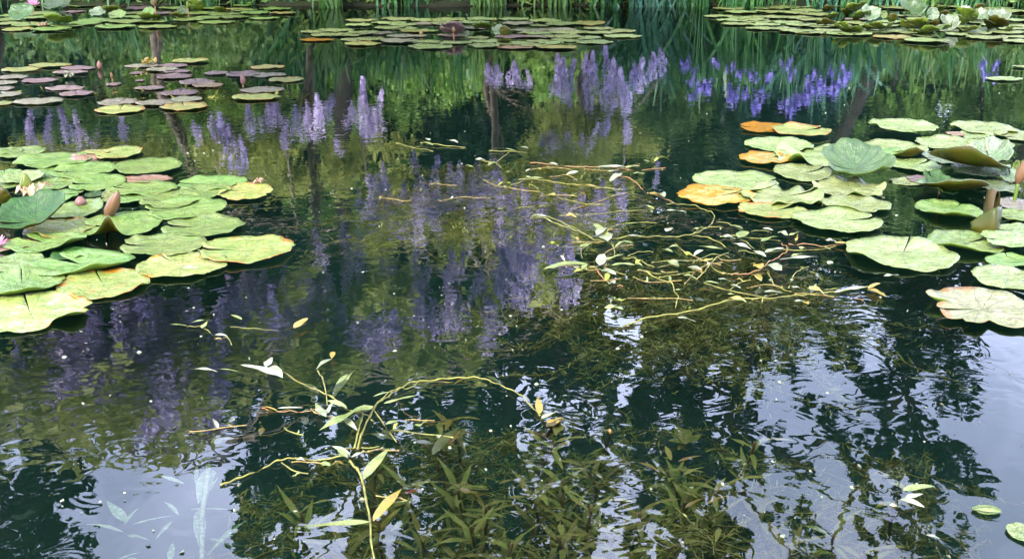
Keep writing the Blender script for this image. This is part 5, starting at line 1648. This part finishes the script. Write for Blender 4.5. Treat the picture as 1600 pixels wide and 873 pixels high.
sh = [(868, 690, .30, 16, .10), (880, 748, .30, 14, .09), (925, 788, .25, 14, .09), (1042, 735, .35, 22, .09), (1075, 775, .3, 16, .09), (872, 838, .25, 10, .10), (715, 765, .25, 10, .11), (735, 822, .25, 10, .09),
      (760, 790, .25, 12, .08), (800, 848, .3, 12, .09), (828, 775, .25, 12, .10), (960, 835, .25, 12, .10), (1000, 800, .2, 12, .09), (1110, 808, .25, 12, .09), (1130, 760, .2, 10, .09), (690, 700, .2, 10, .09),
      (640, 760, .25, 10, .10), (660, 838, .25, 14, .08), (590, 812, .3, 12, .10), (540, 850, .3, 12, .10), (1180, 800, .25, 10, .09), (1060, 850, .3, 18, .09), (985, 862, .3, 14, .09), (910, 722, .2, 8, .09),
      (1230, 850, .3, 10, .10), (1300, 830, .3, 10, .09), (700, 660, .3, 8, .10), (1345, 866, .3, 12, .10), (590, 720, .3, 8, .10), (470, 800, .3, 9, .10), (1180, 690, .3, 10, .09), (720, 868, .3, 16, .10)]
SG = 'leafy shoots of submerged weed in the lower part of the pond'
sh.sort(key=lambda s: s[0])
for i, (px, py, h, n, lf) in enumerate(sh):
    row = 'upper' if py < 770 else ('lower' if py < 830 else 'bottom')
    same = [s for s in sh if (('upper' if s[1] < 770 else ('lower' if s[1] < 830 else 'bottom')) == row)]
    shoot(px, py, h, n + 6, lf, ['sub_green', 'sub_olive'][i % 2], '%s submerged leafy shoot from the left in the %s row of shoots' % (ORD[same.index(sh[i])], row), SG, 500 + i,
          lean=(rnd.uniform(-.06, .06), rnd.uniform(-.08, .05)), z=-0.015 - 0.07 * rnd.random())

# lower left shoot; the mirrored sky's pale veil is painted into its leaf colour
weed('submerged_weed', 'broad-leaved submerged plant at lower left, coloured pale for the mirrored sky over it', 'water weed', (0, 480), 2.2214,
     [(.014, 'sub_sky_veil', -.03, -.05, [(725, 555), (715, 640), (700, 720), (702, 800), (700, 880)])],
     [((735, 560), (690, 700), 0.28, 'sub_sky_veil', -0.070), ((690, 700), (700, 850), 0.20, 'sub_sky_veil', -0.090), ((680, 620), (685, 545), 0.12, 'sub_sky_veil', -0.130), ((640, 612), (545, 586), 0.19, 'sub_sky_veil', -0.054),
      ((440, 745), (372, 680), 0.31, 'sub_sky_veil', -0.090), ((430, 755), (484, 700), 0.19, 'sub_sky_veil', -0.110), ((430, 780), (300, 756), 0.14, 'sub_sky_veil', -0.070), ((460, 752), (600, 732), 0.10, 'sub_sky_veil', -0.090),
      ((620, 720), (570, 675), 0.19, 'sub_sky_veil', -0.110), ((600, 740), (540, 810), 0.15, 'sub_sky_veil', -0.130), ((720, 860), (860, 738), 0.11, 'sub_sky_veil', -0.090), ((590, 880), (600, 820), 0.31, 'sub_sky_veil', -0.130),
      ((400, 880), (490, 850), 0.15, 'sub_sky_veil', -0.130), ((440, 790), (520, 810), 0.25, 'sub_sky_veil', -0.130), ((660, 700), (800, 710), 0.12, 'sub_sky_veil', -0.190), ((730, 800), (820, 840), 0.12, 'sub_sky_veil', -0.190),
      ((710, 660), (760, 600), 0.19, 'sub_sky_veil', -0.130), ((440, 870), (500, 900), 0.25, 'sub_sky_veil', -0.110)])

weed('submerged_weed', 'brown stump-like weed stalk with yellow tip just under the surface', 'water weed', (700, 600), 3.2,
     [(.016, SBR, -.005, -.16, [(545, 190), (510, 230), (480, 280), (475, 340), (490, 400)]), (.010, SBR, -.02, -.1, [(480, 260), (430, 250), (390, 225)]), (.010, 'stem_brown', -.005, -.2, [(810, 240), (800, 300), (765, 370), (760, 440)]),
      (.004, SY, -.004, -.01, [(1140, 625), (1190, 670), (1240, 715), (1300, 770), (1325, 800), (1328, 850)]), (.004, ST, -.01, -.08, [(1325, 820), (1345, 760), (1355, 700)])],
     [((490, 210), (590, 170), .45, 'weed_yellow', -.004), ((560, 200), (540, 260), .6, 'sub_green', -.02), ((430, 245), (380, 222), .4, 'sub_green', -.01), ((450, 130), (455, 70), .3, 'sub_green', -.01), ((790, 225), (815, 255), .5, WY, -.004),
      ((1060, 440), (940, 392), .22, 'weed_yellow', -.01), ((1150, 385), (1262, 362), .2, 'weed_yellow', -.01), ((1175, 455), (1285, 415), .2, 'sub_green', -.01), ((1115, 380), (1085, 320), .3, 'sub_green', -.01),
      ((1185, 615), (1280, 575), .22, 'weed_yellow', -.01), ((1250, 570), (1170, 540), .25, 'sub_green', -.02), ((1290, 600), (1400, 570), .2, 'weed_yellow', -.02), ((0, 525), (100, 495), .3, 'sub_olive', -.03),
      ((660, 470), (590, 445), .35, 'sub_green', -.03), ((690, 420), (590, 425), .22, 'sub_green', -.03), ((250, 500), (350, 482), .2, 'sub_olive', -.03), ((300, 565), (460, 580), .2, 'sub_olive', -.03), ((585, 530), (690, 590), .22, 'sub_green', -.03),
      ((0, 300), (62, 235), .3, 'weed_yellow', -.02), ((460, 550), (500, 620), .3, 'sub_green', -.02), ((1360, 720), (1335, 810), .2, 'sub_green', -.02), ((560, 700), (570, 760), .4, 'sub_green', -.03), ((520, 830), (560, 760), .4, 'sub_green', -.04)])
weed('sunken_leaf', 'dead brown leaf lying under water right of the brown stump', 'dead leaf', (700, 600), 3.2, [(.003, SBR, -.10, -.12, [(1160, 310), (1200, 340)])],
     [((1190, 300), (1150, 225), .7, 'sub_olive', -.10), ((1190, 300), (1100, 290), .5, 'sub_olive', -.10), ((1190, 290), (1265, 255), .6, 'sub_olive', -.10), ((1180, 300), (1150, 335), .6, 'sub_olive', -.11)])


# dense feathery weed just below the surface (nobody could count its strands)
def mat_weed(label, px0, px1, py0, py1, n, seed, z0, z1, mats, size, shape, run=0.42):
    """drifting strands set with small leaves"""
    rng = np.random.default_rng(seed)
    per = 70
    k = max(6, n // per)
    pts = []
    mb = MB()
    tries = 0
    while len(pts) < k:
        px, py = rng.uniform(px0, px1), rng.uniform(py0, py1)
        if not shape(px, py):
            continue
        c = np.array(wat(px, py, rng.uniform(z1, z0)))
        a = rng.uniform(0, 2 * PI)
        t = np.linspace(0, 1, per)
        L = run * rng.uniform(.5, 1.2)
        bend = rng.normal(0, 1.6)
        ang = a + bend * t
        x = c[0] + np.cumsum(np.cos(ang)) * L / per
        y = c[1] + np.cumsum(np.sin(ang)) * L / per
        z = c[2] - 0.10 * t * rng.uniform(.2, 1) + 0.01 * np.sin(t * 9)
        p = np.stack([x, y, np.clip(z, -0.8, z0)], axis=1)
        mb.tube([Vector(q) for q in p[::10]], 0.0022, 4, cap=False)
        pts.append(p + rng.normal(0, size * .28, size=p.shape))
    C = np.concatenate(pts)
    C[:, 2] = np.minimum(C[:, 2], z0)
    me = leaf_cloud(C, size, rng, aspect=0.17, name='weed_mass', flat=0.5)
    o = link('weed_mass', me, M[mats])
    tag(o, label, 'water weed', kind='stuff')
    mb.build('strands', M['sub_olive'], o)


ell = lambda cx, cy, rx, ry: (lambda x, y: ((x - cx) / rx) ** 2 + ((y - cy) / ry) ** 2 < 1)
mat_weed('olive feathery weed mass just under the surface in mid pond', 580, 1010, 240, 385, 11000, 21, -.006, -.06, 'sub_green', .034, ell(790, 318, 215, 68))
mat_weed('olive weed mass under the tangled floating stems', 840, 1350, 390, 560, 15000, 22, -.008, -.10, 'sub_green', .032, ell(1090, 480, 250, 70))
mat_weed('murky olive weed bed under the lower middle of the pond', 420, 1260, 640, 900, 14000, 23, -.06, -.36, 'sub_green', .028, ell(850, 820, 420, 150))
mat_weed('feathery yellow weed strand at the bottom edge of the pond', 1020, 1130, 820, 873, 1400, 24, -.004, -.05, 'sub_green', .02, ell(1075, 848, 50, 22))
mat_weed('weed bed under the lower right mirrored branches', 1250, 1560, 740, 900, 3600, 25, -.05, -.24, 'sub_olive', .028, ell(1400, 820, 150, 80))
mat_weed('strands of weed under the loose purplish raft', 0, 460, 110, 180, 1500, 26, -.01, -.05, 'sub_green', .09, ell(230, 145, 230, 35))


def tangle(label, cx, cy, rx, ry, ns, nl, seed):
    """fine runners and ragged leaves knotted over the mat"""
    r_ = random.Random(seed)
    c0 = wat(cx, cy)
    root = empty('floating_weed', (c0.x, c0.y, 0))
    tag(root, label, 'water weed')
    C = Vector((c0.x, c0.y, 0))
    nodes = []
    for i in range(ns):
        a, q = r_.uniform(0, 6.28), r_.random() ** .6
        px, py = cx + rx * q * math.cos(a), cy + ry * q * math.sin(a)
        h = r_.uniform(-.5, .5) + (PI if r_.random() < .5 else 0)
        L = r_.uniform(35, 110)
        z = r_.choice((.004, .006, -.01, -.03))
        pts = []
        for j in range(5):
            pts.append(wat(px, py, z + .003 * math.sin(j * 2 + i)) - C)
            px += math.cos(h) * L / 4
            py += math.sin(h) * L / 4 * .45
            h += r_.gauss(0, .35)
            nodes.append((px, py, z))
        mb = MB()
        P = smoothpath(pts, 5)
        mb.tube(P, [r_.uniform(.0011, .002) * (1.5 if j % 5 == 0 else 1) for j in range(len(P))], 5)
        mb.build('stem', M[r_.choice(['stem', 'stem_yellow', 'stem_brown', 'stem_brown'])], root)
    for i in range(nl):
        px, py, z = r_.choice(nodes)
        b = wat(px, py, z) - C
        a = r_.uniform(0, 6.28)
        L = r_.uniform(.02, .07)
        t = b + Vector((math.cos(a) * L, math.sin(a) * L, r_.uniform(-.1, .35) * L if z > 0 else 0))
        mb = MB()
        mb.leaf(b, t, L * r_.uniform(.2, .45), sag=r_.uniform(-.1, .2), fold=r_.uniform(0, .5), seg=7, wav=r_.uniform(0, .7), twist=r_.uniform(-1, 1))
        mb.build('leaf', M[r_.choice(['weed_leaf', 'weed_leaf', 'weed_yellow', 'weed_pale', 'sub_green'])], root)


tangle('fine tangled runners with ragged leaflets knotted over the right-hand weed mat', 1085, 415, 220, 75, 46, 90, 61)
tangle('fine brownish runners drifting over the olive weed in mid pond', 800, 300, 190, 50, 22, 34, 62)
tangle('fine broken runners around the branching weed in the lower middle', 560, 660, 190, 120, 20, 34, 63)


# fallen petals, pollen and leaf crumbs lying on the film of the water
_r = np.random.default_rng(77)
_pp = []
for _i in range(420):
    _x, _y = _r.uniform(-20, 1620), _r.uniform(90, 870) if _r.random() < .6 else _r.uniform(200, 560)
    _q = wat(_x, _y, 0.0025)
    _pp.append((_q.x, _q.y, 0.0025))
tag(link('floating_litter', leaf_cloud(np.array(_pp), 0.009, _r, aspect=0.7, name='floating_litter', jitter=.7, flat=0.05), M['weed_pale']),
    'tiny pale petals and leaf crumbs scattered over the pond surface', 'pond litter', kind='stuff')
